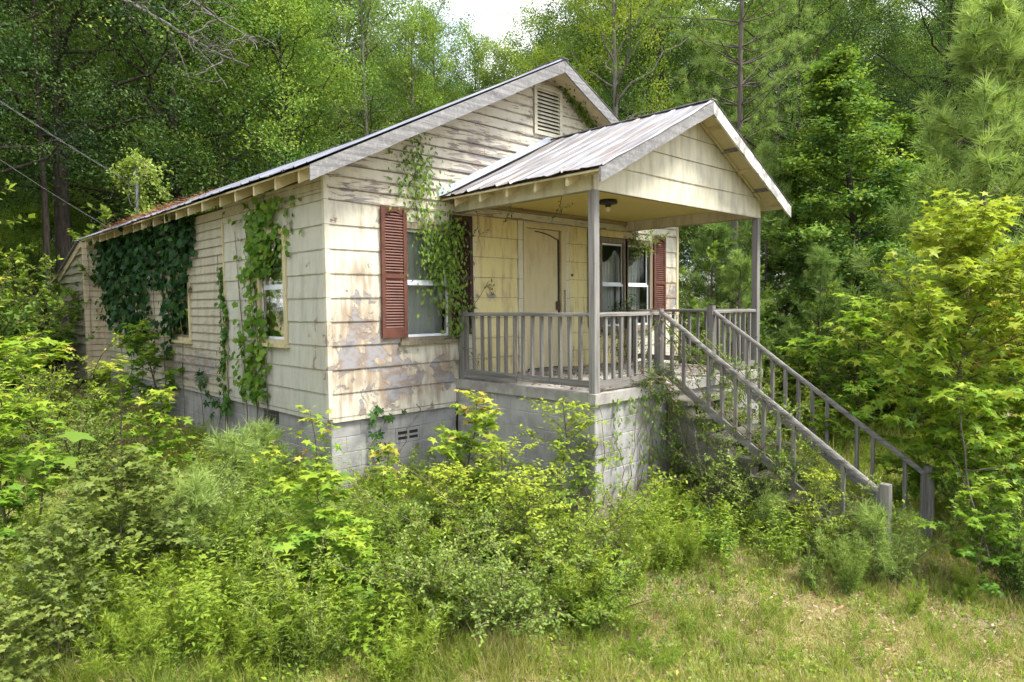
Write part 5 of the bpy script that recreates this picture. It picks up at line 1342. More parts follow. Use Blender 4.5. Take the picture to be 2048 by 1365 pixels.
for (u, dep, h, k, lab) in ((-40, 16, 4, K_BSM, 'shaded shrub at the left edge of the wood'), (60, 18.5, 2.8, K_BSM, 'shaded shrub beside the black oak trunk'), (-45, 15, 2.8, K_BSH, 'shaded light shrub left of the black oak trunk'), (150, 18.5, 3.0, K_BSM, 'shaded shrub just behind the lean-to roof'), (-70, 19, 4.6, K_MAP, 'shaded young maple at the left edge of the wood'), (110, 24, 5.5, K_MAP, 'young maple glowing between the trunks of the left wood'), (60, 21, 5, K_MAP, 'backlit young maple deep in the left wood')):
    plant(k, 'shrub' if k is K_BSM else 'young_maple', lab, 'shrub' if k is K_BSM else 'tree', spot(u, dep), h=h, group=YS, wide=1.2)

# ---- hero plants whose leaves can be told apart: every leaf its own piece
def leafy(name, label, cat, loc, st, pos, d, up, size, tint, T, lm, sm, group=None, scale=1.0, rot=0.0, every=None):
    e = empty(name, loc); e.scale = (scale,) * 3; e.rotation_euler = (0, 0, rot); tag(e, label, cat, group)
    sv, sf = st.arrays(); np_obj('stem', sv, sf, sm, parent=e, smooth=True)
    base = []
    for q in range(6):
        tv = T[0].copy(); tv[:, 2] += (q - 2.5) * .03 * tv[:, 0] ** 2 + .03 * math.sin(q) * tv[:, 1]
        base.append(tv)
    bm_ = {}
    d = norm(d); y_ = norm(np.cross(up, d)); z_ = np.cross(d, y_)
    for i in range(len(pos)):
        key = (i % 6, int(round(float(np.clip(tint[i], 0, 1)) * 12)))
        if key not in bm_: bm_[key] = np_mesh('leaf', base[key[0]], T[1], lm, np.full(len(T[0]), key[1] / 12.0))
        o = bpy.data.objects.new('leaf', bm_[key]); link(o, e); s = float(size[i])
        o.matrix_local = Matrix(((d[i][0] * s, y_[i][0] * s, z_[i][0] * s, pos[i][0]), (d[i][1] * s, y_[i][1] * s, z_[i][1] * s, pos[i][1]), (d[i][2] * s, y_[i][2] * s, z_[i][2] * s, pos[i][2]), (0, 0, 0, 1)))
    return e
x, y, k = ground_at(645, 1060)
a = make_sapling(41, 1.75, .50, 15, .135, 15, young=.45, tmean=.66, start=.3, sub=1, orange=.12, raw=True)
leafy('sweetgum_sapling', 'yellow and orange tipped sweetgum sapling right at the house corner', 'sapling', (x, y, float(gz(x, y))), *a, T_STAR, L_GUM, B_TWIG, YS, scale=(1060 - 815) * k / FPX / 1.75)
x, y, k = ground_at(1330, 1045)
rg = np.random.default_rng(5); st = Stems(); pos, dd = [], []
for i in range(7):
    az = i * .9 + .3; p = curve((0, 0, 0), (math.cos(az) * .6, math.sin(az) * .6, .9), rg.uniform(.3, .55), 5, (0, 0, -.2), .08, rg); st.tube(p, .006, .003, 4)
    for q in range(5): pos.append(p[min(4, 1 + q)] + rg.normal(0, .012, 3)); dd.append((math.cos(az + (q - 2) * .8), math.sin(az + (q - 2) * .8), -.25))
leafy('broadleaf_seedling', 'seedling with broad yellow-green leaves at the porch foundation', 'sapling', (x, y, float(gz(x, y))), st, np.array(pos), np.array(dd), np.array([[0, 0, 1.0]] * 35) + rg.normal(0, .2, (35, 3)), rg.uniform(.12, .2, 35), rg.uniform(.55, .85, 35), T_OVAL, L_YEL, B_TWIG, YS)
# big round leaves at the left edge
x, y, k = ground_at(75, 1120)
st = Stems(); p = curve((0, 0, 0), (.1, .1, 1), 1.05, 7, (0, 0, 0), .05, rg); st.tube(p, .012, .006, 6); pos, dd = [], []
for i in range(7):
    o = p[3 + i % 4]; az = i * 1.9; q = curve(o, (math.cos(az), math.sin(az), .5), .2, 4, (0, 0, -.1)); st.tube(q, .005, .003, 4); pos.append(q[-1]); dd.append((math.cos(az), math.sin(az), -.25))
leafy('sycamore_sapling', 'sapling with a few very large pale leaves at the left edge', 'sapling', (x, y, float(gz(x, y))), st, np.array(pos), np.array(dd), np.array([[0, 0, 1.0]] * 7) + rg.normal(0, .35, (7, 3)), rg.uniform(.24, .36, 7), rg.uniform(.5, .75, 7), T_MAPLE, L_MID, B_TWIG, YS)

# ------------------------------------------------------------------ vines
def strand(M, u, z0, z1, off=.02, wob=.05, n=14, rg=R):
    """a stem climbing a wall from z0 to z1"""
    z = np.linspace(z0, z1, n); uu = u + np.cumsum(rg.normal(0, wob, n)); o = off + np.abs(rg.normal(0, .006, n))
    return np.array([M(a, b, c) for a, b, c in zip(uu, z, o)])
def vine(name, label, loc_z, M, strands, n, leaf, T, lm, shape, seed, depth=.10, droop=.9, single=False, tm=.5, ts=.16, red=0.0, sm=B_VINE, extra=0):
    """leaves over a wall: shape(rg, n) gives their u, z; strands are the stems"""
    rg = np.random.default_rng(seed); st = Stems()
    for (u, a, b) in strands: st.tube(strand(M, u, a, b, rg=rg), .009, .004, 4)
    u, z = shape(rg, n); o = .025 + np.abs(rg.normal(0, depth, n)) * rg.random(n) ** .5
    P = np.array([M(a, b, c) for a, b, c in zip(u, z, o)])
    N0 = np.array(M(0, 0, 1.0)) - np.array(M(0, 0, 0.0)); S0 = np.array(M(1.0, 0, 0)) - np.array(M(0, 0, 0.0))
    d = np.array([0, 0, -droop]) + S0 * rg.normal(0, .6, (n, 1)) + N0 * rg.uniform(-.1, .5, (n, 1)); up = N0 * 1.0 + rg.normal(0, .55, (n, 3)) + np.array([0, 0, .45])
    size = leaf * rg.uniform(.55, 1.2, n); tint = tm + rg.normal(0, ts, n)
    tint = np.minimum(tint, .93)
    if red: tint = np.where(rg.random(n) < red, 1.0, np.minimum(tint, .95))
    base = (float(np.mean(P[:, 0])), float(np.mean(P[:, 1])), loc_z); B = np.array(base)
    st.V = [v - B for v in st.V]
    if extra:
        k = n - extra; V, F, t_ = leaves_of(T, P[k:] - B, d[k:], up[k:], size[k:] * .8, tint[k:])
        P, d, up, size, tint = P[:k], d[:k], up[:k], size[:k], tint[:k]
    if single:
        e = leafy(name, label, 'vine', base, st, P - B, d, up, size, np.clip(tint, 0, 1), T, lm, sm)
        if extra: np_obj('leaves', V, F, lm, t_, parent=e)['kind'] = 'stuff'
        return e
    e = tag(empty(name, base), label, 'vine'); sv, sf = st.arrays(); np_obj('stem', sv, sf, sm, parent=e, smooth=True)
    V, F, t_ = leaves_of(T, P - B, d, up, size, tint); np_obj('leaves', V, F, lm, t_, parent=e)['kind'] = 'stuff'
    return e
def sh_dark(rg, n):
    u = np.empty(0); z = np.empty(0)
    while len(u) < n:
        a, b = rg.uniform(4.3, 10.3, 4000), rg.uniform(.45, 2.95, 4000)
        c = (a - 7.4) / 2.9
        low = .70 + 1.1 * np.abs(c) ** 2.2 + .26 * np.sin(a * 3.1) + .18 * np.sin(a * 7.3 + 1) + .10 * np.sin(a * 17) + rg.normal(0, .10, 4000)
        hole = (np.abs(a - 6.35) < .40) & (b < 1.75) & (b > 1.15)
        thin = .5 + .5 * np.sin(a * 5.3 + 2 * np.sin(b * 3)) * np.sin(b * 6.1 + a)
        ok = (b > low) & ~hole & (rg.random(4000) < .35 + .65 * thin + (b > 2.2))
        u, z = np.r_[u, a[ok]], np.r_[z, b[ok]]
    return u[:n], z[:n]
vine('dark_vine', 'dark green large-leaved vine covering the far half of the side wall', -0.7, SI, [(5.2, -.7, 2.7), (6.1, -.7, 2.8), (6.9, -.7, 2.9), (7.5, -.7, 2.8), (8.3, -.7, 2.9), (9.2, -.7, 2.7)], 2300, .118, T_VINE, L_VINE, sh_dark, 51, .16, tm=.46)
def sh_win(rg, n):
    m = int(n * .50); k = int(n * .30); q = n - m - k
    t = rg.random(m) ** .8; z1 = 2.88 - 1.05 * t; u1 = 1.85 + (rg.normal(0, .42, m)) * (1.15 - .6 * t) - .35 * (1 - t)
    z2 = rg.uniform(.1, 2.0, k); u2 = 1.95 + .10 * np.sin(z2 * 5) + rg.normal(0, .17, k)
    z3 = rg.uniform(.05, 1.2, q); c = rg.integers(0, 3, q); u3 = np.array([1.75, 2.15, 2.5])[c] + rg.normal(0, .05, q)
    o = rg.permutation(n); return np.r_[u1, u2, u3][o], np.r_[z1, z2, z3][o]
vine('side_window_vine', 'light green grape-leaved vine hanging over the near side window', -0.85, SI, [(1.75, -.85, 2.8), (2.0, -.85, 2.7), (2.5, -.85, 2.5), (2.15, -.85, 2.75), (1.3, 2.0, 2.9)], 760, .10, T_VINE, L_VIN2, sh_win, 52, .09, single=True, tm=.62, extra=465)
def sh_thin(rg, n):
    z = rg.uniform(-.25, 2.0, n) ; return 3.18 + .07 * np.sin(z * 4) + rg.normal(0, .06, n) * (.5 + (z < .8)), z
vine('thin_vine', 'thin vine with a few red leaves on the joint of the two sidings', -0.85, SI, [(3.2, -.85, 2.2), (3.25, -.85, 1.2)], 190, .075, T_VINE, L_VIN2, sh_thin, 53, .05, tm=.40, red=.035)
def sh_few(rg, n):
    z = np.r_[rg.normal(.18, .12, n // 2), rg.normal(-.15, .12, n - n // 2)]; return np.r_[rg.normal(4.15, .12, n // 2), rg.normal(3.55, .15, n - n // 2)], z
vine('five_leaf_creeper', 'small five-leaved creeper low on the bare grey siding', -0.8, SI, [(4.15, -.8, .35), (3.55, -.8, .05)], 22, .17, T_FIVE, L_VINE, sh_few, 54, .05, tm=.55)
def sh_cr2(rg, n):
    return np.r_[rg.normal(.75, .12, n // 2), rg.normal(.60, .07, n - n // 2)], np.r_[rg.normal(.02, .05, n // 2), rg.normal(-.35, .12, n - n // 2)]
vine('five_leaf_creeper', 'five-leaved creeper on the block foundation left of the vent', -0.95, FR, [(.62, -1.0, .02), (.72, -1.0, .05)], 20, .15, T_FIVE, L_VINE, sh_cr2, 55, .04, tm=.6)
def sh_fw(rg, n):
    a, b, c = int(n * .25), int(n * .5), n - int(n * .25) - int(n * .5)
    u = np.r_[1.30 + rg.normal(0, .17, a), 1.66 + rg.normal(0, .17, b), 1.93 + rg.normal(0, .10, c)]
    z = np.r_[3.05 + rg.normal(0, .30, a), 2.05 + rg.normal(0, .34, b), rg.uniform(.95, 2.6, c)]
    return u, np.clip(z, .7, 3.62)
vine('front_window_vine', 'bright small-leaved vine climbing over the front window beside the porch', -0.95, FR, [(1.85, -.95, 2.7), (1.93, -.95, 2.6), (1.6, 1.7, 3.3), (1.4, 2.4, 3.5), (1.75, 1.0, 2.6), (1.2, 2.6, 3.6)], 1900, .064, T_OVAL, L_MID, sh_fw, 56, .14, tm=.62)
def sh_gab(rg, n):
    t = rg.random(n) ** .8; return 4.05 + 1.28 * t + rg.normal(0, .03 + .06 * t, n), 4.97 - .82 * t - np.abs(rg.normal(0, .03 + .05 * t, n)) + .02
vine('gable_vine', 'green vine growing along the right slope under the gable rake', 4.0, FR, [(5.2, 3.6, 4.2), (5.0, 3.7, 4.4)], 420, .07, T_OVAL, L_MID, sh_gab, 57, .10, tm=.6)
PFR = lambda u, z, o: (u, -2.515 - o, z)
def sh_pf(rg, n):
    c = rg.integers(0, 5, n); u = np.array([2.35, 2.62, 2.88, 3.10, 3.25])[c] + rg.normal(0, .045, n) * np.where(c > 2, 2, 1); z = .25 - 1.1 * rg.random(n) ** 1.3; return u, z
vine('foundation_vine', 'thin vine strands on the block wall below the porch front rail', -1.2, PFR, [(2.35, -1.2, .3), (2.42, -1.2, .25), (2.62, -1.2, .3), (2.88, -1.2, .32), (3.08, -1.2, .34), (3.15, -1.2, .34), (3.28, -1.2, .35), (3.0, -1.2, -.2)], 330, .06, T_OVAL, L_MID, sh_pf, 58, .05, tm=.55)
PLS = lambda u, z, o: (1.985 - o, -u, z)
def sh_pl(rg, n):
    return rg.normal(2.33, .05, n), rg.uniform(-.9, -.2, n)
vine('ivy_strand', 'short ivy strand on the porch side wall near its corner', -1.1, PLS, [(2.33, -1.1, -.2)], 60, .05, T_OVAL, L_MID, sh_pl, 59, .03, tm=.5)
# the scramble over the porch edge and stairs
def scramble(name, label, lines, per, leaf, lm, T, seed, spread, tm=.5, base=None, bare=6):
    rg = np.random.default_rng(seed); st = Stems(); P, Dd = [], []
    B = np.array(base)
    for (a, b, sag) in lines:
        a, b = np.array(a, float) - B, np.array(b, float) - B; t = np.linspace(0, 1, 10)[:, None]
        p = a + (b - a) * t + np.array([0, 0, -sag]) * np.sin(math.pi * t) + np.cumsum(rg.normal(0, .015, (10, 3)), 0); st.tube(p, .007, .003, 4)
        for k in range(bare):
            i = rg.integers(0, 9); q = curve(p[i], norm(rg.normal(0, 1, 3) + np.array([0, 0, .3])), rg.uniform(.12, .4), 5, (0, 0, -.25), .15, rg); st.tube(q, .004, .0015, 3)
            w = rg.random(per)[:, None]; j = rg.integers(0, 4, per); P.append(q[j] + (q[j + 1] - q[j]) * w + rg.normal(0, spread, (per, 3))); Dd.append(np.repeat(norm(q[-1] - q[0])[None], per, 0))
    P, Dd = np.concatenate(P), np.concatenate(Dd); n = len(P)
    e = tag(empty(name, tuple(base)), label, 'vine'); sv, sf = st.arrays(); np_obj('stem', sv, sf, B_VINE, parent=e, smooth=True)
    V, F, t_ = leaves_of(T, P, Dd * .5 + rv(rg, n), rv(rg, n) * .6 + np.array([0, 0, 1.0]), leaf * rg.uniform(.55, 1.2, n), tm + rg.normal(0, .15, n)); np_obj('leaves', V, F, lm, t_, parent=e)['kind'] = 'stuff'
    return e
scramble('stair_vine', 'tangled pale vine draped over the left stair railing', [((3.35, -2.5, 1.15), (3.4, -3.4, .55), .15), ((3.3, -2.45, .5), (3.35, -3.6, -.1), .2), ((3.4, -2.7, .9), (3.7, -3.5, .2), .1), ((3.35, -3.2, .7), (3.4, -4.4, -.1), .1), ((3.3, -2.6, .3), (3.2, -3.2, -.9), .0), ((3.35, -2.9, .3), (3.3, -3.6, -.8), 0), ((3.45, -3.4, .4), (3.7, -4.2, -.3), .1), ((3.3, -2.55, .45), (3.25, -2.75, -1.1), 0), ((3.32, -3.0, .35), (3.36, -4.2, -.45), .1), ((3.3, -3.5, .1), (3.3, -4.6, -.8), .1), ((3.4, -3.0, 1.0), (3.35, -4.0, .3), .05)], 30, .042, L_YEL, T_LEAF, 61, .03, tm=.45, base=(3.35, -3.0, -1.2), bare=11)
scramble('porch_edge_vine', 'green creeping plant on the porch edge by the stair post', [((2.75, -2.52, .42), (3.35, -2.6, .45), -.05), ((2.9, -2.6, .35), (3.4, -2.75, .2), .05), ((3.1, -2.5, .4), (3.3, -2.4, .9), 0)], 26, .04, L_MID, T_LEAF, 62, .03, tm=.5, base=(3.0, -2.5, .33), bare=12)
scramble('step_vine', 'creeping vine over the lower steps and bottom rail', [((3.5, -4.0, -.6), (4.3, -4.6, -.9), -.05), ((3.4, -4.5, -.85), (3.9, -5.1, -1.2), -.05), ((3.4, -4.2, -.5), (3.5, -5.2, -1.1), 0), ((3.8, -3.6, -.35), (4.5, -4.1, -.7), -.05), ((3.5, -3.2, 0), (4.3, -3.7, -.2), -.05), ((3.45, -4.7, -.7), (3.4, -5.2, -1.0), -.1), ((3.5, -4.6, -1.0), (4.5, -5.0, -1.1), -.1)], 28, .045, L_YEL, T_LEAF, 63, .04, tm=.5, base=(3.8, -4.5, -1.2), bare=12)
scramble('porch_plant', 'fine green plant growing on the porch before the right windows', [((4.9, -.5, .5), (5.5, -.35, 1.45), -.1), ((5.3, -.4, .5), (5.9, -.3, 1.5), -.1), ((5.6, -.4, .4), (6.2, -.35, 1.3), 0), ((5.1, -.5, .4), (5.0, -.4, 1.3), 0)], 30, .04, L_VINE, T_LEAF, 64, .04, tm=.8, base=(5.4, -.4, .33), bare=12)
scramble('eave_vine', 'pale vine hanging at the porch ceiling by the right red shutter', [((5.9, -.10, 2.50), (7.0, -.15, 2.62), .08), ((6.0, -.10, 2.42), (6.6, -.12, 2.60), .05)], 22, .055, L_PALE, T_LEAF, 65, .03, tm=.75, base=(6.3, -.1, 2.3), bare=12)
scramble('dead_vine', 'bare tangled vine stems over the stair post', [((3.3, -2.4, 1.2), (3.4, -2.9, .6), .05), ((2.9, -2.5, .55), (3.6, -3.1, -.2), -.1), ((3.0, -2.4, 1.25), (3.45, -2.7, 1.1), -.06), ((3.3, -2.5, 1.25), (3.5, -3.4, -.1), .1), ((2.7, -2.5, .5), (3.5, -2.9, .1), -.08)], 2, .035, L_STRAW, T_LEAF, 66, .02, base=(3.3, -2.6, .33), bare=7)
scramble('porch_post_vine', 'leafy runner on the first rail post where the porch meets the wall', [((2.02, -.12, .35), (2.0, -.1, 1.5), 0), ((1.98, -.1, 1.2), (2.5, -.12, 1.75), .05)], 14, .05, L_MID, T_OVAL, 67, .02, tm=.6, base=(2.0, -.1, .33), bare=7)
scramble('mast_vine', 'pale drooping vine clump on top of the service mast', [((-.12, 7.15, 3.1), (-.12, 7.15, 4.15), 0), ((-.12, 7.15, 4.1), (-.2, 6.4, 3.6), -.25), ((-.12, 7.15, 4.1), (-.1, 7.9, 3.5), -.25), ((-.12, 7.15, 4.1), (.4, 7.0, 3.5), -.25), ((-.12, 7.15, 4.1), (-.5, 7.4, 3.5), -.25), ((-.12, 7.1, 3.2), (-.2, 6.2, 3.05), 0)], 26, .085, L_PALE, T_LEAF, 68, .06, tm=.85, base=(-.12, 7.15, 3.1), bare=10)
for (lab, a, b) in (('small vine sprig dangling from the porch beam beside the near post', (2.25, -1.75, 2.70), (2.28, -1.72, 2.42)), ('small vine sprig dangling from the porch ceiling left of the near post', (2.2, -.9, 2.72), (2.22, -.9, 2.45)), ('vine sprig dangling beside the dark shutter under the porch', (2.28, -.12, 2.68), (2.33, -.12, 2.2))):
    scramble('vine_sprig', lab, [(a, b, 0)], 10, .045, L_VINE, T_LEAF, 69, .012, tm=.8, base=a, bare=4)

# ------------------------------------------------------------------ ground cover
def wedge(rg, n, d0, d1, u0=-120, u1=2170, p=1.0):
    dep = (d0 ** (1 - p) + rg.random(n) * (d1 ** (1 - p) - d0 ** (1 - p))) ** (1 / (1 - p)) if p != 1.0 else d0 * (d1 / d0) ** rg.random(n)
    u = rg.uniform(u0, u1, n)
    x = CAM[0] + dep * (_f[0] + _r[0] * (u - 1024) / FPX); y = CAM[1] + dep * (_f[1] + _r[1] * (u - 1024) / FPX)
    house = ((x > -.02) & (x < 7.7) & (y > -.02) & (y < 10.5)) | ((x > 1.95) & (x < 6.08) & (y > -2.56) & (y < 0)) | ((x > 3.36) & (x < 4.62) & (y > -5.1) & (y < -2.5)) | ((x > -.42) & (y > 10.4) & (y < 13.1) & (x < 4))
    ok = ~house
    return x[ok], y[ok], dep[ok], u[ok]
def patch(x, y, s, k=0.0):
    return .5 + .25 * (np.sin(x * s + 1.3 + k) * np.sin(y * s * 1.1 + .7) + np.sin(x * s * 2.3 + y * s * 1.9 + 2 * k) + .6 * np.sin(y * s * 3.7 - x * s * 2.9 + k))
rg = np.random.default_rng(91)
x, y, dep, u = wedge(rg, 430000, 4.3, 15, u0=-450, u1=2700, p=1.5)
pt = patch(x, y, 1.9); keep = rg.random(len(x)) < np.clip(.30 + .95 * pt, .08, 1) * np.where((x < -.2) & (y > 1.5), .45, 1) * np.where((x > -1.2) & (y < -3.6) & (x < 4.5), np.where(patch(x, y, 2.3, 5.0) > .40, .75, .30), 1) * np.where((x < -1.2) & (y < -1.5), .55, 1)
x, y, dep, pt = x[keep], y[keep], dep[keep], pt[keep]; n = len(x)
lush = np.clip((x - 4.4) / 1.0, 0, 1) * np.clip((-1 - y) / .5, 0, 1)
hgt = (.040 + .105 * rg.random(n) ** 1.6 + .09 * (pt > .72) * rg.random(n)) * (1 + 1.6 * lush) * (1 + .55 * np.clip((.6 - x) / .8, 0, 1) * np.clip((y + 5.2) / 1.2, 0, 1))
d = np.stack([rg.normal(0, .45, n), rg.normal(0, .45, n), np.ones(n)], -1)
dryness = patch(x, y, 1.1, 2.0); fore = np.clip((-3.0 - y) / 2, 0, 1)
tint = .35 + .45 * (dryness - .5) + rg.normal(0, .15, n) + .36 * fore * (rg.random(n) < .75) + .45 * (rg.random(n) < .20) - .06 * lush
V, F, t_ = leaves_of(T_BLADE, np.stack([x, y, gz(x, y) - .005], -1), d, rv(rg, n) * np.array([1, 1, .1]), hgt, tint, np.clip(dep * .0009, .004, .011))
tag(np_obj('grass', V, F, L_GRASS, t_), 'thin yellow-green grass and dry straw over the yard', 'grass', kind='stuff')
# grass gathered in tufts
cx, cy_, cd, cu = wedge(rg, 11500, 4.4, 14, u0=-450, u1=2700, p=1.4); pk = patch(cx, cy_, 1.4, 3.0) + rg.normal(0, .2, len(cx)) > np.where((cx > -1.2) & (cy_ < -3.6), .55, .42); cx, cy_, cd = cx[pk], cy_[pk], cd[pk]
ti = np.repeat(np.arange(len(cx)), 16); n = len(ti); az = rg.uniform(0, 6.28, n); rr = rg.random(n) ** .7
tl = (.07 + .16 * rg.random(len(cx)) ** 2)[ti]; x, y = cx[ti] + np.cos(az) * rr * .035, cy_[ti] + np.sin(az) * rr * .035
d = np.stack([np.cos(az) * rr * .75, np.sin(az) * rr * .75, np.ones(n)], -1); tt_ = (rg.uniform(.15, .75, len(cx)))[ti] + rg.normal(0, .08, n)
V, F, t_ = leaves_of(T_BLADE, np.stack([x, y, gz(x, y) - .005], -1), d, rv(rg, n) * np.array([1, 1, .1]) + np.stack([np.cos(az), np.sin(az), 0 * az], -1), tl * rg.uniform(.6, 1.1, n), tt_, np.clip(cd[ti] * .0011, .005, .012))
tag(np_obj('grass_tufts', V, F, L_GRASS, t_), 'tufts of taller yellow-green grass among the straw', 'grass', kind='stuff')
# taller weeds of the tangle: nobody could count them
K_ASTR = make_sapling(71, .6, .13, 16, .06, 40, T=T_SLIM, lm=L_YEL, young=.35, tmean=.62, start=.1, sub=0, tr=.004, droop=.2)
K_SEED = make_sapling(72, .5, .22, 9, .065, 26, T=T_STAR, lm=L_GUM, young=.3, tmean=.66, start=.2, sub=0, tr=.004)
K_GOLD = make_fennel(73, .55, 4, 170, lm=L_YEL, tmean=.72, L=.05)
def tangle(kind, name, label, m, hr, seed, boxes):
    rg = np.random.default_rng(seed); Vs, Fs, Ts, o = [], [], [], 0; lv, lf, lt_ = kind.raw
    for i in range(m):
        u0, u1, v0, v1 = boxes[rg.choice(len(boxes), p=[b[4] for b in boxes])][:4]; a, b, k = ground_at(rg.uniform(u0, u1), rg.uniform(v0, v1))
        if -.05 < a < 7.7 and b > -.1 or 1.9 < a < 6.1 and b > -2.6 or 3.3 < a < 4.7 and b > -5.2: continue
        s = rg.uniform(*hr) / kind.h; an = rg.uniform(0, 6.28); tx, ty = rg.normal(0, .12, 2); c, s_ = math.cos(an), math.sin(an)
        v = lv * s; v = np.stack([v[:, 0] * c - v[:, 1] * s_ + tx * v[:, 2], v[:, 0] * s_ + v[:, 1] * c + ty * v[:, 2], v[:, 2]], -1) + np.array([a, b, float(gz(a, b))])
        Vs.append(v); Fs.append(lf + o); Ts.append(np.minimum(lt_ + rg.normal(0, .1), .70)); o += len(v)
    tag(np_obj(name, np.concatenate(Vs), np.concatenate(Fs), kind.leaves.materials[0], np.clip(np.concatenate(Ts), 0, 1)), label, 'weeds', kind='stuff')
BX = [(-40, 420, 880, 1340, .20), (380, 760, 960, 1350, .32), (740, 1260, 960, 1280, .20), (1240, 1720, 1030, 1160, .14), (1600, 1900, 900, 1100, .06), (150, 900, 1270, 1390, .08)]
tangle(K_ASTR, 'leafy_weeds', 'upright slim-leaved weeds between the saplings', 460, (.28, .75), 81, BX)
tangle(K_SEED, 'seedlings', 'bright lime seedlings with star leaves among the weeds', 150, (.2, .5), 82, BX)
BY = [(1180, 2040, 1130, 1360, .6), (900, 1400, 1230, 1360, .25), (1650, 2040, 900, 1130, .15)]
tangle(K_ASTR, 'yard_weeds', 'small leafy weeds dotted over the straw yard at right', 130, (.08, .24), 84, BY)
tangle(K_GOLD, 'small_feathery_weeds', 'small feathery weeds dotted over the straw yard at right', 110, (.10, .28), 85, BY)
tangle(K_GOLD, 'feathery_weeds', 'yellow-green feathery weeds in the tangle of the yard', 330, (.25, .65), 83, BX)
# creeping weeds
x, y, dep, u = wedge(rg, 84000, 4.4, 13, u0=-450, u1=2700, p=1.5)
pt = patch(x, y, 1.5, 4.0); fore = (y < -3.2) & (x > -1.2)
keep = (pt + rg.normal(0, .10, len(x)) > np.where(fore, .52, .36)); x, y, dep, pt = x[keep], y[keep], dep[keep], pt[keep]; n = len(x)
pos = np.stack([x, y, gz(x, y) + (.01 + rg.random(n) ** 1.5 * (.05 + .22 * np.clip(pt - .4, 0, .5) * 2) * np.where(fore[keep], .4, 1))], -1)
V, F, t_ = leaves_of(T_LEAF, pos, rv(rg, n) + np.array([0, 0, .1]), rv(rg, n) * .5 + np.array([0, 0, 1.0]), rg.uniform(.018, .05, n), .58 + rg.normal(0, .2, n) + .3 * (patch(x, y, .8, 1) - .5))
tag(np_obj('low_weeds', V, F, L_YEL, t_), 'low leafy weeds creeping between the shrubs', 'weeds', kind='stuff')
# dead leaves and pine straw
x, y, dep, u = wedge(rg, 14000, 4.3, 12, p=1.4); n = len(x)
V, F, t_ = leaves_of(T_OVAL, np.stack([x, y, gz(x, y) + .012 + .015 * rg.random(n)], -1), rv(rg, n) * np.array([1, 1, .25]), rv(rg, n) * .45 + np.array([0, 0, 1.0]), rg.uniform(.02, .06, n), rg.uniform(.1, 1, n))
tag(np_obj('leaf_litter', V, F, L_LIT, t_), 'brown dead leaves scattered on the soil', 'leaf litter', kind='stuff')
n = 26000
x = np.r_[rg.uniform(-2.6, -.05, n // 2), rg.uniform(-2, 5, n - n // 2)]; y = np.r_[rg.uniform(.3, 9.5, n // 2), rg.uniform(-7, -2.7, n - n // 2)]
ok = ~((x > 3.3) & (y > -5.2)) ; x, y = x[ok], y[ok]; n = len(x)
V, F, t_ = leaves_of(T_NEED, np.stack([x, y, gz(x, y) + .012 + .01 * rg.random(n)], -1), rv(rg, n) * np.array([1, 1, .12]), np.array([[0, 0, 1.0]] * n) + rg.normal(0, .2, (n, 3)), rg.uniform(.10, .2, n), rg.uniform(0, 1, n) + .3 * (y < 0), np.full(n, .004))
tag(np_obj('pine_straw', V, F, L_STRAW, t_), 'reddish fallen pine straw along the side of the house', 'pine straw', kind='stuff')
n = 52000                                          # matted dead grass
x, y, dep, u = wedge(rg, n, 4.3, 11, p=1.5); pm_ = patch(x, y, 1.6, 6.0) + rg.normal(0, .2, len(x)) > .38; x, y = x[pm_], y[pm_]; n = len(x)
V, F, t_ = leaves_of(T_NEED, np.stack([x, y, gz(x, y) + .008 + .02 * rg.random(n)], -1), rv(rg, n) * np.array([1, 1, .22]), np.array([[0, 0, 1.0]] * n) + rg.normal(0, .3, (n, 3)), rg.uniform(.05, .16, n), rg.uniform(.62, 1.0, n), np.full(n, .006))
tag(np_obj('dead_grass', V, F, L_GRASS, t_), 'matted tan dead grass lying on the soil', 'grass', kind='stuff')
# litter on the porch deck, steps and roof
n = 1500
x, y = rg.uniform(2.1, 5.9, n), -.06 - 2.4 * rg.random(n)
V, F, t_ = leaves_of(T_OVAL, np.stack([x, y, .336 + .012 * rg.random(n)], -1), rv(rg, n) * np.array([1, 1, .3]), rv(rg, n) * .4 + np.array([0, 0, 1.0]), rg.uniform(.03, .07, n), rg.uniform(0, .7, n))
tag(np_obj('porch_litter', V, F, L_LIT, t_), 'dead brown leaves lying on the porch floor', 'leaf litter', kind='stuff')
n = 1100
y = np.r_[rg.normal(6.4, .9, n // 2), rg.uniform(4.5, 9, n - n // 2)]; xx = EX + .02 + np.abs(rg.normal(0, .35, n))
V, F, t_ = leaves_of(T_NEED, np.stack([xx, y, EZ + (xx - EX) * SLOPE + .035 + .03 * rg.random(n)], -1), rv(rg, n) * np.array([1, 1, .3]), rv(rg, n), rg.uniform(.10, .2, n), rg.uniform(0, .6, n), np.full(n, .010))
tag(np_obj('roof_debris', V, F, L_STRAW, t_), 'reddish pine straw heaped on the roof edge by the mast', 'pine straw', kind='stuff')

# ------------------------------------------------------------------ wires, fallen branches, bare stems
def ray_pt(u, v, dep):
    return CAM + dep * (_f + _r2 * (u - 1024) / FPX - _u2 * (v - 682.5) / FPX)
def wire(a, b, sag, r, label, twist=False):
    st = Stems(); t = np.linspace(0, 1, 60)[:, None]; p = a + (b - a) * t - np.array([0, 0, sag]) * 4 * t * (1 - t)
    if twist:
        for ph in (0, math.pi):
            q = p.copy(); q[:, 2] += .012 * np.sin(t[:, 0] * 300 + ph); q[:, 0] += .012 * np.cos(t[:, 0] * 300 + ph); st.tube(q, r * .7, r * .7, 5)
    else: st.tube(p, r, r, 6)
    v, f = st.arrays(); return tag(np_obj('overhead_wire', v, f, MCABLE, smooth=True), label, 'wire')
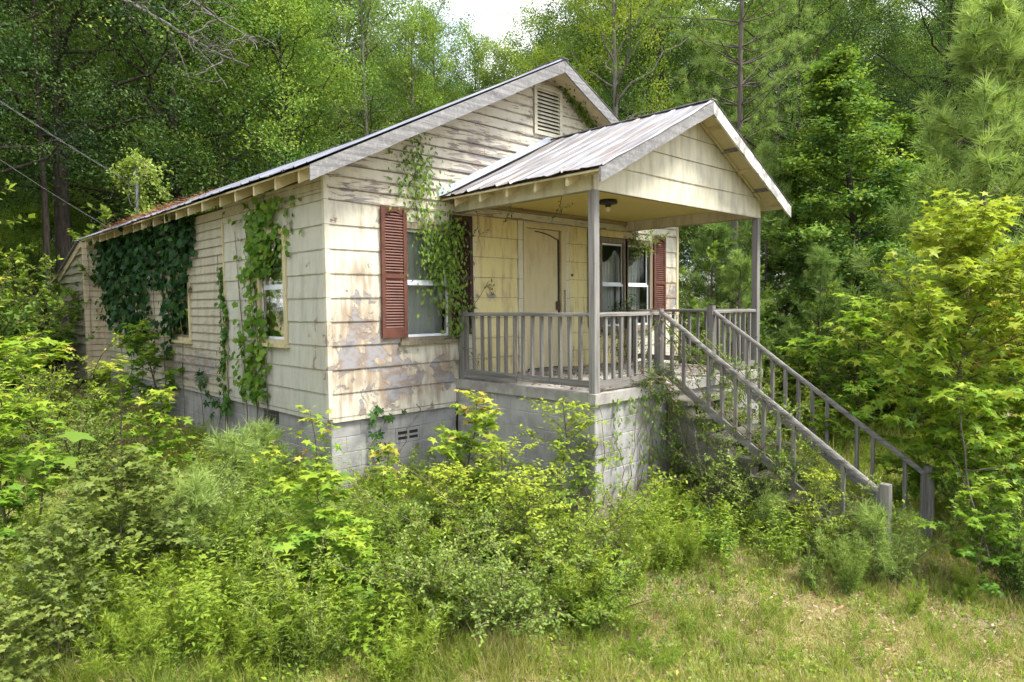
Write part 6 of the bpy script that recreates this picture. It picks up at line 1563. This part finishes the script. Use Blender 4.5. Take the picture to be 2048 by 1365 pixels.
# a half-dead pine at the upper left whose bare bough reaches across
x0, y0, z0 = spot(95, 18.5); B0 = np.array([x0, y0, z0]); st = Stems(); rg = np.random.default_rng(303)
tp = np.array([[0, 0, 0], [.1, 0, 4], [.05, .1, 8], [.1, .1, 12.5]]); st.tube(tp, .10, .05, 8); trunk_a = st.arrays(); st = Stems()
def bough(pts_, r0, r1, depth_=0):
    p = np.array(pts_); t = np.linspace(0, 1, len(p)); q = np.linspace(0, 1, 16); c = np.stack([np.interp(q, t, p[:, k]) for k in range(3)], -1) + np.cumsum(rg.normal(0, .018, (16, 3)), 0)
    st.tube(c, r0, r1, 6)
    if depth_ < 2:
        for k in range(13 if depth_ == 0 else 5):
            j = rg.integers(3, 15); d_ = norm(norm(c[j] - c[j - 1]) * .8 + rg.normal(0, .55, 3)); L_ = rg.uniform(.5, 1.6) * (1 if depth_ == 0 else .5)
            bough([c[j], c[j] + d_ * L_ * .5 + rg.normal(0, .06, 3), c[j] + d_ * L_ + np.array([0, 0, -.12 * L_])], r1 * 1.3 * (.8 if depth_ else 1), r1 * .35, depth_ + 1)
bough([np.array([.1, .1, 11.2]), ray_pt(215, -15, 17.5) - B0, ray_pt(320, 50, 16.8) - B0, ray_pt(400, 95, 16.4) - B0, ray_pt(500, 135, 16.0) - B0], .075, .02)
bough([np.array([.1, .1, 12.0]), ray_pt(330, -30, 17.0) - B0, ray_pt(430, 35, 16.2) - B0, ray_pt(520, 90, 15.8) - B0], .05, .015)
dp = tag(empty('dead_pine', tuple(B0)), 'half-dead pine whose bare grey bough reaches in at the upper left', 'tree'); np_obj('trunk', *trunk_a, B_DARK, parent=dp, smooth=True); v, f = st.arrays(); np_obj('bough', v, f, bark('grey_dead_bark', (0.07, 0.062, 0.052), (0.20, 0.185, 0.165)), parent=dp, smooth=True)
MCABLE = plain('weathered_cable', (0.13, 0.13, 0.125), 0.6, 0.4)
wire(np.array([-.12, 7.13, 3.74]), ray_pt(-420, -95, 9.0), .12, .007, 'upper twisted service wire running from the mast to the upper left', True)
wire(np.array([-.10, 9.2, 3.10]), ray_pt(-420, 20, 9.0), .12, .0055, 'lower service wire running from the roof edge to the left')
st = Stems()
ang = np.linspace(0, 2 * math.pi, 22); st.tube(np.stack([-.25 + .0 * ang, 6.9 + .32 * np.cos(ang), 3.62 + .30 * np.sin(ang)], -1), .007, .007, 5)
v, f = st.arrays(); tag(np_obj('cable_loop', v, f, MCABLE, smooth=True), 'loop of loose cable hanging at the service mast', 'cable')
def dead_branch(u, v, L, az, label, el=.12, r=.009, forks=5, seed=0, mat=B_VINE, name='fallen_branch'):
    rg = np.random.default_rng(seed); x, y, k = ground_at(u, v); st = Stems(); d = (math.cos(az) * math.cos(el), math.sin(az) * math.cos(el), math.sin(el))
    p = curve((0, 0, .015), d, L, 9, (0, 0, -.05 if el < .5 else 0), .10, rg); p[:, 2] = np.maximum(p[:, 2], .01); st.tube(p, r, r * .3, 6)
    for i in range(forks):
        j = rg.integers(2, 8); q = curve(p[j], norm(np.array(d) * .8 + rg.normal(0, .5, 3)), L * rg.uniform(.15, .4), 6, (0, 0, 0), .15, rg); q[:, 2] = np.maximum(q[:, 2], .008); st.tube(q, r * .5, r * .15, 4)
    vv, ff = st.arrays(); o = np_obj(name, vv, ff, mat, smooth=True); o.location = (x, y, float(gz(x, y))); return tag(o, label, 'branch')
dead_branch(1310, 1230, .95, 1.1, 'pale dead twig fanned out on the straw right of the thicket', .25, .006, 9, 1)
dead_branch(1560, 1080, .9, 3.6, 'dead stick lying before the steps', .1, .006, 4, 2)
dead_branch(1870, 1210, .6, 1.6, 'thin dry stem leaning over the straw at right', .6, .005, 3, 3)
dead_branch(1060, 1255, .5, .7, 'grey stick at the edge of the bare ground', .15, .008, 2, 4)
dead_branch(1530, 1260, .4, 2.2, 'thin twig upright in the pale grass', 1.1, .003, 4, 5)
dead_branch(690, 1310, .5, .5, 'grey twig on the leaf litter near the bottom', .3, .006, 3, 6)
dead_branch(1985, 1150, 1.75, 1.5, 'bare grey forked stem in front of the right hand sweetgum', 1.35, .016, 7, 7, B_PALE, 'bare_stem')
dead_branch(1420, 1060, 1.2, 1.0, 'dry grey weed stalks standing by the porch foundation', 1.2, .006, 12, 8, B_PALE, 'dry_stalk')
dead_branch(245, 1010, 1.3, .8, 'bare dark sapling stem left of the straw path', 1.5, .012, 5, 9, B_DARK, 'bare_stem')
